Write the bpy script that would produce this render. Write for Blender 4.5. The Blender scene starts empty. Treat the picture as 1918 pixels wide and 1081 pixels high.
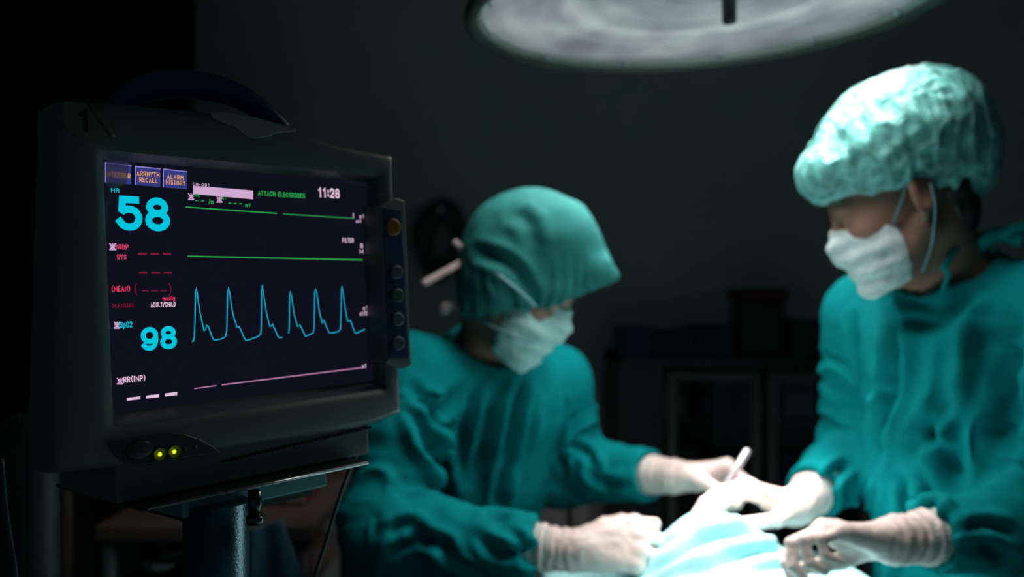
import bpy, bmesh, math, random
import numpy as np
from mathutils import Vector, Matrix
from mathutils.bvhtree import BVHTree

# ------------------------------------------------------------------ camera, world, exposure
SC = bpy.context.scene
COL = SC.collection
F, CX, CY, CAMZ = 1700.0, 959.0, 540.5, 1.34

cam_d = bpy.data.cameras.new('camera')
cam = bpy.data.objects.new('camera', cam_d)
COL.objects.link(cam)
cam.location = (0, 0, CAMZ)
cam.rotation_euler = (math.pi / 2, 0, 0)
cam_d.sensor_width = 36.0
cam_d.lens = 36.0 * F / 1918.0
cam_d.clip_start = 0.02
cam_d.dof.use_dof = True
cam_d.dof.focus_distance = 0.70
cam_d.dof.aperture_fstop = 3.5
cam_d.dof.aperture_blades = 0
SC.camera = cam

world = bpy.data.worlds.new('world')
SC.world = world
world.use_nodes = True
bg = world.node_tree.nodes['Background']
bg.inputs[0].default_value = (0.50, 0.85, 0.90, 1)
bg.inputs[1].default_value = 0.042

SC.view_settings.view_transform = 'Standard'
SC.view_settings.look = 'None'
SC.view_settings.exposure = 0.0
SC.view_settings.gamma = 1.0
SC.view_settings.use_curve_mapping = False

LAMP_POWER = 33.0        # watts of each of the lamp's inner beams
LAMP_SPILL = 4.2         # watts of the lamp's wide spill

random.seed(4)
RNG = np.random.default_rng(7)


def W(px, py, d):
    """world point at depth d on the sight line through picture position px, py"""
    return np.array([(px - CX) * d / F, d, CAMZ - (py - CY) * d / F])


def nrm(v):
    v = np.asarray(v, float)
    return v / np.linalg.norm(v)


# ------------------------------------------------------------------ materials
def srgb(r, g, b):
    f = lambda c: (c / 255 / 12.92) if c / 255 <= 0.04045 else ((c / 255 + 0.055) / 1.055) ** 2.4
    return (f(r), f(g), f(b), 1.0)


def mat(name, col, rough=0.6, metal=0.0, noise=0.0, nscale=40.0, bump=0.0, bscale=200.0, sheen=0.0, coat=0.0, trans=0.0, alpha=1.0, spec=0.5):
    m = bpy.data.materials.new(name)
    m.use_nodes = True
    nt = m.node_tree
    b = nt.nodes['Principled BSDF']
    b.inputs['Base Color'].default_value = (*col[:3], 1)
    b.inputs['Roughness'].default_value = rough
    b.inputs['Metallic'].default_value = metal
    b.inputs['Sheen Weight'].default_value = sheen
    b.inputs['Coat Weight'].default_value = coat
    b.inputs['Transmission Weight'].default_value = trans
    b.inputs['Alpha'].default_value = alpha
    b.inputs['Specular IOR Level'].default_value = spec
    tc = nt.nodes.new('ShaderNodeTexCoord')
    if noise > 0:
        n = nt.nodes.new('ShaderNodeTexNoise')
        n.inputs['Scale'].default_value = nscale
        n.inputs['Detail'].default_value = 5
        nt.links.new(tc.outputs['Object'], n.inputs['Vector'])
        r = nt.nodes.new('ShaderNodeValToRGB')
        r.color_ramp.elements[0].position = 0.3
        r.color_ramp.elements[1].position = 0.7
        r.color_ramp.elements[0].color = (*[c * (1 - noise) for c in col[:3]], 1)
        r.color_ramp.elements[1].color = (*[min(1, c * (1 + noise)) for c in col[:3]], 1)
        nt.links.new(n.outputs['Fac'], r.inputs[0])
        nt.links.new(r.outputs[0], b.inputs['Base Color'])
    if bump > 0:
        n2 = nt.nodes.new('ShaderNodeTexNoise')
        n2.inputs['Scale'].default_value = bscale
        n2.inputs['Detail'].default_value = 4
        nt.links.new(tc.outputs['Object'], n2.inputs['Vector'])
        bp = nt.nodes.new('ShaderNodeBump')
        bp.inputs['Strength'].default_value = bump
        bp.inputs['Distance'].default_value = 0.004
        nt.links.new(n2.outputs['Fac'], bp.inputs['Height'])
        nt.links.new(bp.outputs[0], b.inputs['Normal'])
    return m


def glow(name, col, strength=1.0):
    m = bpy.data.materials.new(name)
    m.use_nodes = True
    nt = m.node_tree
    nt.nodes.remove(nt.nodes['Principled BSDF'])
    e = nt.nodes.new('ShaderNodeEmission')
    e.inputs[0].default_value = col
    e.inputs[1].default_value = strength
    nt.links.new(e.outputs[0], nt.nodes['Material Output'].inputs[0])
    return m


def film_mat(name, col, clear=0.8, rough=0.12):
    """thin clear plastic: mostly see-through with a gloss and a little milky scatter"""
    m = bpy.data.materials.new(name)
    m.use_nodes = True
    nt = m.node_tree
    nt.nodes.remove(nt.nodes['Principled BSDF'])
    t = nt.nodes.new('ShaderNodeBsdfTransparent')
    g = nt.nodes.new('ShaderNodeBsdfGlossy')
    g.inputs['Roughness'].default_value = rough
    d = nt.nodes.new('ShaderNodeBsdfTranslucent')
    d.inputs[0].default_value = col
    d2 = nt.nodes.new('ShaderNodeBsdfDiffuse')
    d2.inputs[0].default_value = col
    md = nt.nodes.new('ShaderNodeMixShader')
    md.inputs[0].default_value = 0.5
    nt.links.new(d.outputs[0], md.inputs[1])
    nt.links.new(d2.outputs[0], md.inputs[2])
    m1 = nt.nodes.new('ShaderNodeMixShader')
    m1.inputs[0].default_value = 1 - clear
    nt.links.new(t.outputs[0], m1.inputs[1])
    nt.links.new(md.outputs[0], m1.inputs[2])
    m2 = nt.nodes.new('ShaderNodeMixShader')
    m2.inputs[0].default_value = 0.042
    nt.links.new(m1.outputs[0], m2.inputs[1])
    nt.links.new(g.outputs[0], m2.inputs[2])
    nt.links.new(m2.outputs[0], nt.nodes['Material Output'].inputs[0])
    return m


M = {}
M['wall'] = mat('wall_paint', (0.72, 0.70, 0.70), 0.85, noise=0.06, nscale=2.5, bump=0.1, bscale=60)
M['floor'] = mat('floor_vinyl', (0.12, 0.15, 0.15), 0.45, noise=0.1, nscale=6)
M['ceiling'] = mat('ceiling_paint', (0.30, 0.33, 0.33), 0.9, noise=0.03, nscale=4)
M['gown'] = mat('surgical_green_cotton', (0.001, 0.215, 0.235), 0.85, noise=0.10, nscale=18, bump=0.25, bscale=900, spec=0.06)
M['capgreen'] = mat('green_cotton_cap', (0.015, 0.175, 0.165), 0.8, noise=0.08, nscale=25, bump=0.25, bscale=900, spec=0.25)
M['bouffant'] = mat('thin_nonwoven_cap', (0.16, 0.48, 0.45), 0.45, noise=0.45, nscale=60, bump=0.45, bscale=110, spec=0.5)
M['drape'] = mat('drape_cotton', (0.34, 0.63, 0.65), 0.85, noise=0.06, nscale=20, bump=0.2, bscale=700, spec=0.2)
M['mask'] = mat('mask_nonwoven', (0.55, 0.68, 0.68), 0.8, noise=0.06, nscale=40, bump=0.2, bscale=400)
M['maskblue'] = mat('mask_nonwoven_aqua', (0.42, 0.68, 0.66), 0.8, noise=0.06, nscale=40, bump=0.2, bscale=400)
M['tie'] = mat('white_tie', (0.42, 0.33, 0.34), 0.8, noise=0.05, nscale=80)
M['loop'] = mat('aqua_elastic', (0.12, 0.30, 0.34), 0.7, noise=0.05, nscale=80)
M['skin'] = mat('skin', (0.27, 0.145, 0.105), 0.5, noise=0.08, nscale=30, bump=0.08, bscale=300)
M['hair'] = mat('dark_hair', (0.012, 0.009, 0.008), 0.5, noise=0.3, nscale=90)
M['eyewhite'] = mat('eye', (0.6, 0.58, 0.55), 0.15, noise=0.05, nscale=60)
M['iris'] = mat('iris', (0.03, 0.015, 0.01), 0.1, noise=0.2, nscale=200)
M['glove'] = mat('latex_glove', (0.78, 0.61, 0.57), 0.42, noise=0.05, nscale=40, bump=0.15, bscale=120, spec=0.5)
M['cuff'] = mat('knit_cuff', (0.52, 0.58, 0.55), 0.9, noise=0.08, nscale=60, bump=0.4, bscale=500)
M['trousers'] = mat('scrub_trousers', (0.01, 0.16, 0.17), 0.85, noise=0.1, nscale=20)
M['shoe'] = mat('white_clog', (0.4, 0.42, 0.42), 0.5, noise=0.05, nscale=20)
M['steel'] = mat('brushed_steel', (0.55, 0.57, 0.58), 0.28, 1.0, noise=0.06, nscale=60)
M['instrument'] = mat('instrument_steel', (0.62, 0.58, 0.64), 0.35, 0.6, noise=0.05, nscale=60)
M['case'] = mat('monitor_plastic', (0.165, 0.18, 0.178), 0.42, noise=0.05, nscale=9, bump=0.12, bscale=900)
M['case2'] = mat('monitor_plastic_dark', (0.04, 0.055, 0.06), 0.5, noise=0.05, nscale=9, bump=0.1, bscale=900)
M['plate'] = mat('control_plate_plastic', (0.05, 0.06, 0.062), 0.35, noise=0.05, nscale=20)
M['handle'] = mat('blue_handle_plastic', (0.035, 0.045, 0.17), 0.28, noise=0.05, nscale=15)
M['tab'] = mat('grey_catch', (0.30, 0.28, 0.30), 0.45, noise=0.05, nscale=20)
M['keyblue'] = mat('key_panel_blue', (0.012, 0.045, 0.12), 0.35, noise=0.05, nscale=20)
M['keyorange'] = mat('orange_key', (0.30, 0.08, 0.006), 0.4, noise=0.05, nscale=40)
M['keygrey'] = mat('grey_key', (0.045, 0.07, 0.09), 0.5, noise=0.05, nscale=40)
M['keygreen'] = mat('green_key', (0.012, 0.09, 0.06), 0.5, noise=0.05, nscale=40)
M['black'] = mat('black_plastic', (0.010, 0.012, 0.012), 0.4, noise=0.1, nscale=30)
M['blackpaint'] = mat('black_marker', (0.002, 0.002, 0.002), 0.7, noise=0.1, nscale=30)
M['tag'] = mat('yellowed_tag', (0.17, 0.18, 0.14), 0.4, noise=0.08, nscale=50)
M['film'] = film_mat('clear_film', (0.5, 0.55, 0.55, 1), 0.86)
M['frost'] = film_mat('frosted_film', (0.62, 0.62, 0.64, 1), 0.42, 0.3)
M['stand'] = mat('stand_enamel', (0.03, 0.14, 0.18), 0.25, 0.4, noise=0.08, nscale=30, bump=0.1, bscale=500)
M['cabinet'] = mat('cabinet_enamel', (0.02, 0.026, 0.03), 0.45, noise=0.05, nscale=6)
M['cabframe'] = mat('cabinet_frame', (0.075, 0.08, 0.08), 0.5, noise=0.05, nscale=10)
M['glass'] = film_mat('cabinet_glass', (0.02, 0.03, 0.03, 1), 0.8, 0.02)
M['bluebox'] = mat('blue_carton', (0.006, 0.028, 0.08), 0.6, noise=0.1, nscale=20)
M['bluebox2'] = mat('dark_blue_carton', (0.005, 0.018, 0.05), 0.6, noise=0.1, nscale=20)
M['redlid'] = mat('dark_red_lid', (0.07, 0.004, 0.006), 0.5, noise=0.08, nscale=20)
M['hose'] = mat('grey_black_hose', (0.06, 0.075, 0.075), 0.6, noise=0.1, nscale=30)
M['red'] = mat('red_plastic', (0.20, 0.006, 0.01), 0.4, noise=0.08, nscale=20)
M['whitepaper'] = mat('white_label', (0.25, 0.21, 0.21), 0.6, noise=0.05, nscale=20)
M['greybox'] = mat('grey_machine', (0.20, 0.19, 0.20), 0.5, noise=0.06, nscale=12)
M['brown'] = mat('brown_laminate', (0.10, 0.075, 0.065), 0.5, noise=0.15, nscale=14)
M['towel'] = mat('blue_towel', (0.05, 0.17, 0.26), 0.9, noise=0.2, nscale=26, bump=0.3, bscale=300)
M['lampshell'] = mat('lamp_enamel', (0.46, 0.40, 0.36), 0.35, noise=0.04, nscale=8)
M['lamprim'] = mat('lamp_rim_rubber', (0.09, 0.09, 0.08), 0.5, noise=0.06, nscale=20)
M['curtain'] = mat('dark_curtain', (0.015, 0.025, 0.026), 0.9, noise=0.2, nscale=8)

_bb = M['bouffant'].node_tree.nodes['Principled BSDF']
_bb.inputs['Subsurface Weight'].default_value = 0.40
_bb.inputs['Subsurface Radius'].default_value = (0.6, 1.0, 1.0)
_bb.inputs['Subsurface Scale'].default_value = 0.035
M['housing'] = mat('dark_housing', (0.014, 0.022, 0.025), 0.5, noise=0.06, nscale=20)
M['knob'] = mat('dark_polished_knob', (0.10, 0.12, 0.12), 0.18, 1.0, noise=0.05, nscale=60)
M['cable'] = mat('cable_sleeve', (0.02, 0.07, 0.085), 0.4, noise=0.05, nscale=60)
M['bracket'] = mat('bracket_enamel_lit', (0.22, 0.50, 0.56), 0.4, 0.2, noise=0.08, nscale=30)  # stand enamel made paler; lamp light on the bracket put into its colour

# ------------------------------------------------------------------ object helpers
WM = {}


def tag(o, label=None, cat=None, group=None, kind=None):
    if label: o['label'] = label
    if cat: o['category'] = cat
    if group: o['group'] = group
    if kind: o['kind'] = kind
    return o


def thing(name, label, cat, loc, group=None, mw=None):
    o = bpy.data.objects.new(name, None)
    o.empty_display_size = 0.05
    COL.objects.link(o)
    m = mw if mw is not None else Matrix.Translation(Vector(loc))
    o.matrix_world = m
    WM[o.name] = m.copy()
    return tag(o, label, cat, group)


def mesh_from(V, Fc, name, smooth=True):
    me = bpy.data.meshes.new(name)
    V = np.asarray(V, float)
    me.from_pydata(V.tolist(), [], [list(map(int, f)) for f in Fc])
    if smooth:
        me.polygons.foreach_set('use_smooth', np.ones(len(me.polygons), bool))
    me.update()
    return me


def obj(name, me, material, parent=None, bevel=0.0, auto=None):
    o = bpy.data.objects.new(name, me)
    COL.objects.link(o)
    mats = material if isinstance(material, (list, tuple)) else [material]
    for m in mats:
        me.materials.append(m)
    if parent is not None:
        o.parent = parent
        o.matrix_parent_inverse = WM[parent.name].inverted()
        WM[o.name] = Matrix.Identity(4)
    else:
        vs = np.empty(len(me.vertices) * 3)
        me.vertices.foreach_get('co', vs)
        vs = vs.reshape(-1, 3)
        lo, hi = vs.min(0), vs.max(0)
        c = np.array([(lo[0] + hi[0]) / 2, (lo[1] + hi[1]) / 2, lo[2]])
        me.vertices.foreach_set('co', (vs - c).ravel())
        me.update()
        o.location = c
        WM[o.name] = Matrix.Translation(Vector(c))
    if bevel > 0:
        b = o.modifiers.new('bevel', 'BEVEL')
        b.width = bevel
        b.segments = 3
        b.limit_method = 'ANGLE'
        b.harden_normals = False
    return o


class MB:
    def __init__(self):
        self.v, self.f, self.mi, self.sm = [], [], [], []

    def add(self, V, Fc, mi=0, smooth=True):
        b = len(self.v)
        self.v += [tuple(map(float, p)) for p in V]
        self.f += [[b + int(i) for i in f] for f in Fc]
        self.mi += [mi] * len(Fc)
        self.sm += [smooth] * len(Fc)
        return self

    def box(self, lo, hi, T=None, mi=0):
        x0, y0, z0 = lo; x1, y1, z1 = hi
        V = np.array([(x0, y0, z0), (x1, y0, z0), (x1, y1, z0), (x0, y1, z0), (x0, y0, z1), (x1, y0, z1), (x1, y1, z1), (x0, y1, z1)])
        if T is not None: V = T(V)
        return self.add(V, [(3, 2, 1, 0), (4, 5, 6, 7), (0, 1, 5, 4), (1, 2, 6, 5), (2, 3, 7, 6), (3, 0, 4, 7)], mi, False)

    def tube(self, P, r, n=12, caps=True, mi=0, up=(0, 0, 1), flat=1.0):
        """tube along points P; r number or list; flat scales the section across 'up'"""
        P = np.asarray(P, float)
        k = len(P)
        R = np.full(k, r, float) if np.isscalar(r) else np.asarray(r, float)
        V = []
        pu = None
        for i in range(k):
            t = nrm(P[min(i + 1, k - 1)] - P[max(i - 1, 0)])
            u = np.cross(np.asarray(up, float), t) if pu is None else pu - t * np.dot(pu, t)
            if np.linalg.norm(u) < 1e-6: u = np.cross((1, 0.1, 0), t)
            u = nrm(u); pu = u
            w = np.cross(t, u)
            for j in range(n):
                a = 2 * math.pi * j / n
                V.append(P[i] + R[i] * (math.cos(a) * u + math.sin(a) * w * flat))
        Fc = [(i * n + j, i * n + (j + 1) % n, (i + 1) * n + (j + 1) % n, (i + 1) * n + j) for i in range(k - 1) for j in range(n)]
        self.add(V, Fc, mi)
        if caps:
            b = len(self.v) - len(V)
            self.f.append([b + j for j in range(n)][::-1]); self.f.append([b + (k - 1) * n + j for j in range(n)])
            self.mi += [mi, mi]; self.sm += [False, False]
        return self

    def lathe(self, prof, n=48, c=(0, 0, 0), ax=None, mi=0, smooth=True):
        """prof: (radius, height) pairs about axis frame ax=(x,y,z) unit vectors"""
        X, Y, Z = ax if ax is not None else (np.array([1, 0, 0.]), np.array([0, 1, 0.]), np.array([0, 0, 1.]))
        c = np.asarray(c, float)
        V = []
        for (r, h) in prof:
            for j in range(n):
                a = 2 * math.pi * j / n
                V.append(c + X * r * math.cos(a) + Y * r * math.sin(a) + Z * h)
        k = len(prof)
        Fc = [(i * n + j, i * n + (j + 1) % n, (i + 1) * n + (j + 1) % n, (i + 1) * n + j) for i in range(k - 1) for j in range(n)]
        return self.add(V, Fc, mi, smooth)

    def prism(self, front, back, mi=0, smooth_side=False):
        """solid between two rings of the same number of points"""
        n = len(front)
        V = list(front) + list(back)
        b = len(self.v)
        self.add(V, [(i, (i + 1) % n, n + (i + 1) % n, n + i) for i in range(n)], mi, smooth_side)
        self.f.append([b + i for i in range(n)][::-1]); self.f.append([b + n + i for i in range(n)])
        self.mi += [mi, mi]; self.sm += [False, False]
        return self

    def build(self, name, material, parent=None, bevel=0.0, fix=True):
        me = bpy.data.meshes.new(name)
        me.from_pydata(self.v, [], self.f)
        me.polygons.foreach_set('material_index', self.mi)
        me.polygons.foreach_set('use_smooth', self.sm)
        me.update()
        if fix:
            bm = bmesh.new(); bm.from_mesh(me)
            bmesh.ops.recalc_face_normals(bm, faces=bm.faces)
            bm.to_mesh(me); bm.free()
        return obj(name, me, material, parent, bevel)


def spline(P, n=8):
    """Catmull-Rom through P"""
    P = [np.asarray(p, float) for p in P]
    Q = [2 * P[0] - P[1]] + P + [2 * P[-1] - P[-2]]
    out = []
    for i in range(1, len(Q) - 2):
        for k in range(n):
            t = k / n
            a, b, c, d = Q[i - 1], Q[i], Q[i + 1], Q[i + 2]
            out.append(0.5 * ((2 * b) + (-a + c) * t + (2 * a - 5 * b + 4 * c - d) * t * t + (-a + 3 * b - 3 * c + d) * t ** 3))
    out.append(P[-1])
    return np.array(out)


# ------------------------------------------------------------------ implicit bodies (distance field -> one closed surface)
class Field:
    def __init__(s, lo, hi, h):
        s.lo = np.asarray(lo, float); s.h = h
        s.n = np.ceil((np.asarray(hi) - s.lo) / h).astype(int) + 1
        s.D = np.full(s.n, 1.0, np.float32)

    def _win(s, lo, hi):
        a = np.clip(np.floor((lo - s.lo) / s.h).astype(int), 0, s.n)
        b = np.clip(np.ceil((hi - s.lo) / s.h).astype(int) + 1, 0, s.n)
        if np.any(b <= a): return None
        ax = [(s.lo[i] + s.h * np.arange(a[i], b[i])).astype(np.float32) for i in range(3)]
        X, Y, Z = ax[0][:, None, None], ax[1][None, :, None], ax[2][None, None, :]
        return (slice(a[0], b[0]), slice(a[1], b[1]), slice(a[2], b[2])), X, Y, Z

    def put(s, fn, lo, hi, k=0.01, op='add'):
        m = k + 3 * s.h
        w = s._win(np.asarray(lo) - m, np.asarray(hi) + m)
        if w is None: return
        sl, X, Y, Z = w
        d = fn(X, Y, Z).astype(np.float32)
        A = s.D[sl]
        if op == 'add':
            h = np.maximum(k - np.abs(A - d), 0) / max(k, 1e-6)
            s.D[sl] = np.minimum(A, d) - h * h * k * 0.25
        else:
            d = -d
            h = np.maximum(k - np.abs(A - d), 0) / max(k, 1e-6)
            s.D[sl] = np.maximum(A, d) + h * h * k * 0.25

    def cap(s, a, b, ra, rb=None, k=0.01, op='add', side=None, sc=1.0):
        rb = ra if rb is None else rb
        a = np.asarray(a, float); b = np.asarray(b, float)
        ba = b - a; L2 = max(float(ba @ ba), 1e-9)
        u = None if side is None else nrm(side)
        rm = max(ra, rb) * max(1.0, sc)

        def fn(X, Y, Z):
            x, y, z = X - a[0], Y - a[1], Z - a[2]
            t = np.clip((x * ba[0] + y * ba[1] + z * ba[2]) / L2, 0, 1)
            x, y, z = x - ba[0] * t, y - ba[1] * t, z - ba[2] * t
            r = ra + (rb - ra) * t
            q = x * x + y * y + z * z
            if u is not None:
                cu = x * u[0] + y * u[1] + z * u[2]
                q = q - cu * cu * (1 - 1 / (sc * sc))
            return np.sqrt(np.maximum(q, 0)) - r
        s.put(fn, np.minimum(a, b) - rm, np.maximum(a, b) + rm, k, op)

    def ell(s, c, r, R=None, k=0.01, op='add'):
        c = np.asarray(c, float); r = np.asarray(r, float)
        R = np.eye(3) if R is None else np.asarray(R, float)   # rows: axes

        def fn(X, Y, Z):
            x, y, z = X - c[0], Y - c[1], Z - c[2]
            q0 = q1 = 0
            for i in range(3):
                p = x * R[i][0] + y * R[i][1] + z * R[i][2]
                q0 = q0 + (p / r[i]) ** 2
                q1 = q1 + (p / r[i] ** 2) ** 2
            k0 = np.sqrt(q0); k1 = np.sqrt(q1) + 1e-6
            return k0 * (k0 - 1) / k1
        ext = np.sqrt(sum((r[i] * R[i]) ** 2 for i in range(3)))
        s.put(fn, c - ext, c + ext, k, op)

    def cut(s, planes, k=0.004):
        """keep where every plane (point, outward normal) is negative; a list inside the list keeps either"""
        X = (s.lo[0] + s.h * np.arange(s.n[0]))[:, None, None].astype(np.float32)
        Y = (s.lo[1] + s.h * np.arange(s.n[1]))[None, :, None].astype(np.float32)
        Z = (s.lo[2] + s.h * np.arange(s.n[2]))[None, None, :].astype(np.float32)

        def pl(p, n):
            n = nrm(n)
            return (X - p[0]) * n[0] + (Y - p[1]) * n[1] + (Z - p[2]) * n[2]
        for e in planes:
            d = pl(*e) if not isinstance(e, list) else np.minimum(pl(*e[0]), pl(*e[1]))
            h = np.maximum(k - np.abs(s.D - d), 0) / k
            s.D = np.maximum(s.D, d) + h * h * k * 0.25

    def mesh(s):
        D = s.D
        S = D < 0
        n = s.n
        cnt = np.zeros(n - 1, np.int8)
        for i in (0, 1):
            for j in (0, 1):
                for k in (0, 1):
                    cnt += S[i:n[0] - 1 + i, j:n[1] - 1 + j, k:n[2] - 1 + k]
        act = (cnt > 0) & (cnt < 8)
        idx = np.full(n - 1, -1, np.int64)
        ijk = np.argwhere(act)
        idx[act] = np.arange(len(ijk))
        P = np.zeros((len(ijk), 3)); c = np.zeros(len(ijk))
        cor = [np.array([i, j, k]) for i in (0, 1) for j in (0, 1) for k in (0, 1)]
        for a in cor:
            for b in cor:
                if (b - a).sum() == 1 and (b - a).min() == 0:
                    ia, ib = ijk + a, ijk + b
                    da = D[ia[:, 0], ia[:, 1], ia[:, 2]]; db = D[ib[:, 0], ib[:, 1], ib[:, 2]]
                    m = (da < 0) != (db < 0)
                    t = np.where(m, da / np.where(m, da - db, 1), 0)
                    P += (a + t[:, None] * (b - a)) * m[:, None]
                    c += m
        V = s.lo + s.h * (ijk + P / c[:, None])
        Fs = []
        for ax in range(3):
            b, cc = (ax + 1) % 3, (ax + 2) % 3
            s0 = [slice(None)] * 3; s1 = [slice(None)] * 3
            s0[ax] = slice(0, n[ax] - 1); s1[ax] = slice(1, n[ax])
            e = np.argwhere(S[tuple(s0)] != S[tuple(s1)])
            e = e[(e[:, b] > 0) & (e[:, cc] > 0) & (e[:, b] < n[b] - 1) & (e[:, cc] < n[cc] - 1)]
            db = np.zeros(3, int); db[b] = 1
            dc = np.zeros(3, int); dc[cc] = 1
            g = lambda q: idx[q[:, 0], q[:, 1], q[:, 2]]
            Q = np.stack([g(e), g(e - db), g(e - db - dc), g(e - dc)], 1)
            ins = S[e[:, 0], e[:, 1], e[:, 2]]
            Q[~ins] = Q[~ins][:, ::-1]
            Fs.append(Q)
        Q = np.concatenate(Fs)
        Q = Q[(Q >= 0).all(1)]
        return V, Q


def vnormals(V, Q):
    N = np.zeros_like(V)
    fn = np.cross(V[Q[:, 2]] - V[Q[:, 0]], V[Q[:, 3]] - V[Q[:, 1]])
    for i in range(4): np.add.at(N, Q[:, i], fn)
    return N / (np.linalg.norm(N, axis=1, keepdims=True) + 1e-12)


def relax(V, Q, it=2, lam=0.5):
    E = np.concatenate([Q[:, [i, (i + 1) % 4]] for i in range(4)])
    deg = np.bincount(E[:, 0], minlength=len(V)) + np.bincount(E[:, 1], minlength=len(V))
    for _ in range(it):
        A = np.zeros_like(V)
        for c in range(3):
            A[:, c] = np.bincount(E[:, 0], V[E[:, 1], c], len(V)) + np.bincount(E[:, 1], V[E[:, 0], c], len(V))
        V = V + lam * (A / np.maximum(deg, 1)[:, None] - V)
    return V


def vnoise(P, seed=0):
    """smooth value noise in -1..1"""
    P = np.asarray(P, float)
    I = np.floor(P).astype(np.int64); f = P - I
    f = f * f * f * (f * (f * 6 - 15) + 10)

    def hsh(i, j, k):
        h = (i * 374761393 + j * 668265263 + k * 2147483647 + seed * 974711) & 0xFFFFFFFF
        h = ((h ^ (h >> 13)) * 1274126177) & 0xFFFFFFFF
        return ((h ^ (h >> 16)) & 0xFFFF) / 32767.5 - 1
    r = 0
    for a in (0, 1):
        for b in (0, 1):
            for c in (0, 1):
                w = (f[:, 0] if a else 1 - f[:, 0]) * (f[:, 1] if b else 1 - f[:, 1]) * (f[:, 2] if c else 1 - f[:, 2])
                r = r + w * hsh(I[:, 0] + a, I[:, 1] + b, I[:, 2] + c)
    return r


def seg_dist(P, a, b):
    ba = b - a
    t = np.clip(((P - a) @ ba) / max(ba @ ba, 1e-9), 0, 1)
    return np.linalg.norm(P - a - t[:, None] * ba, axis=1), t


def folds(V, Q, lines, bvh):
    """press creases into a cloth surface: each line is (picture polyline, width, depth); the line is found on the surface first"""
    N = vnormals(V, Q)
    off = np.zeros(len(V))
    o = Vector((0, 0, CAMZ))
    for poly, w, amp in lines:
        pts = []
        pp = spline([np.array([*p, 0.0]) for p in poly], 5) if len(poly) > 2 else np.array([[*p, 0.0] for p in poly])
        for p in pp:
            hit = bvh.ray_cast(o, Vector(nrm(W(p[0], p[1], 1.0) - np.array([0, 0, CAMZ]))))
            if hit[0] is not None: pts.append(np.array(hit[0]))
        if len(pts) < 2: continue
        best = np.full(len(V), 9.0); tt = np.zeros(len(V))
        for i in range(len(pts) - 1):
            if np.linalg.norm(pts[i + 1] - pts[i]) > 0.12: continue
            d, t = seg_dist(V, pts[i], pts[i + 1])
            m = d < best
            best[m] = d[m]; tt[m] = (i + t[m]) / (len(pts) - 1)
        tap = np.clip(np.minimum(tt, 1 - tt) * 4 + 0.25, 0, 1)
        off += tap * amp * (-np.exp(-(best / w) ** 2) + 0.55 * np.exp(-((best - 1.9 * w) / (0.9 * w)) ** 2))
    return V + N * off[:, None]


def bvh_of(V, Q):
    return BVHTree.FromPolygons(V.tolist(), Q.tolist())


# ------------------------------------------------------------------ the room
def struct(name, mb, m, parent=None, bevel=0):
    o = mb.build(name, m, parent, bevel)
    o['kind'] = 'structure'
    return o


struct('floor', MB().box((-3.2, -2.2, -0.1), (3.2, 3.4, 0.0)), M['floor'])
struct('wall_back', MB().box((-3.2, 3.4, -0.1), (3.2, 3.5, 2.9)), M['wall'])
struct('wall_left', MB().box((-3.3, -2.2, -0.1), (-3.2, 3.5, 2.9)), M['wall'])
struct('wall_right', MB().box((3.2, -2.2, -0.1), (3.3, 3.5, 2.9)), M['wall'])
struct('ceiling', MB().box((-3.3, -2.2, 2.9), (3.3, 3.5, 3.0)), M['ceiling'])
struct('baseboard_back', MB().box((-3.2, 3.385, 0.0), (3.2, 3.4, 0.1)), M['cabframe'])


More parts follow.
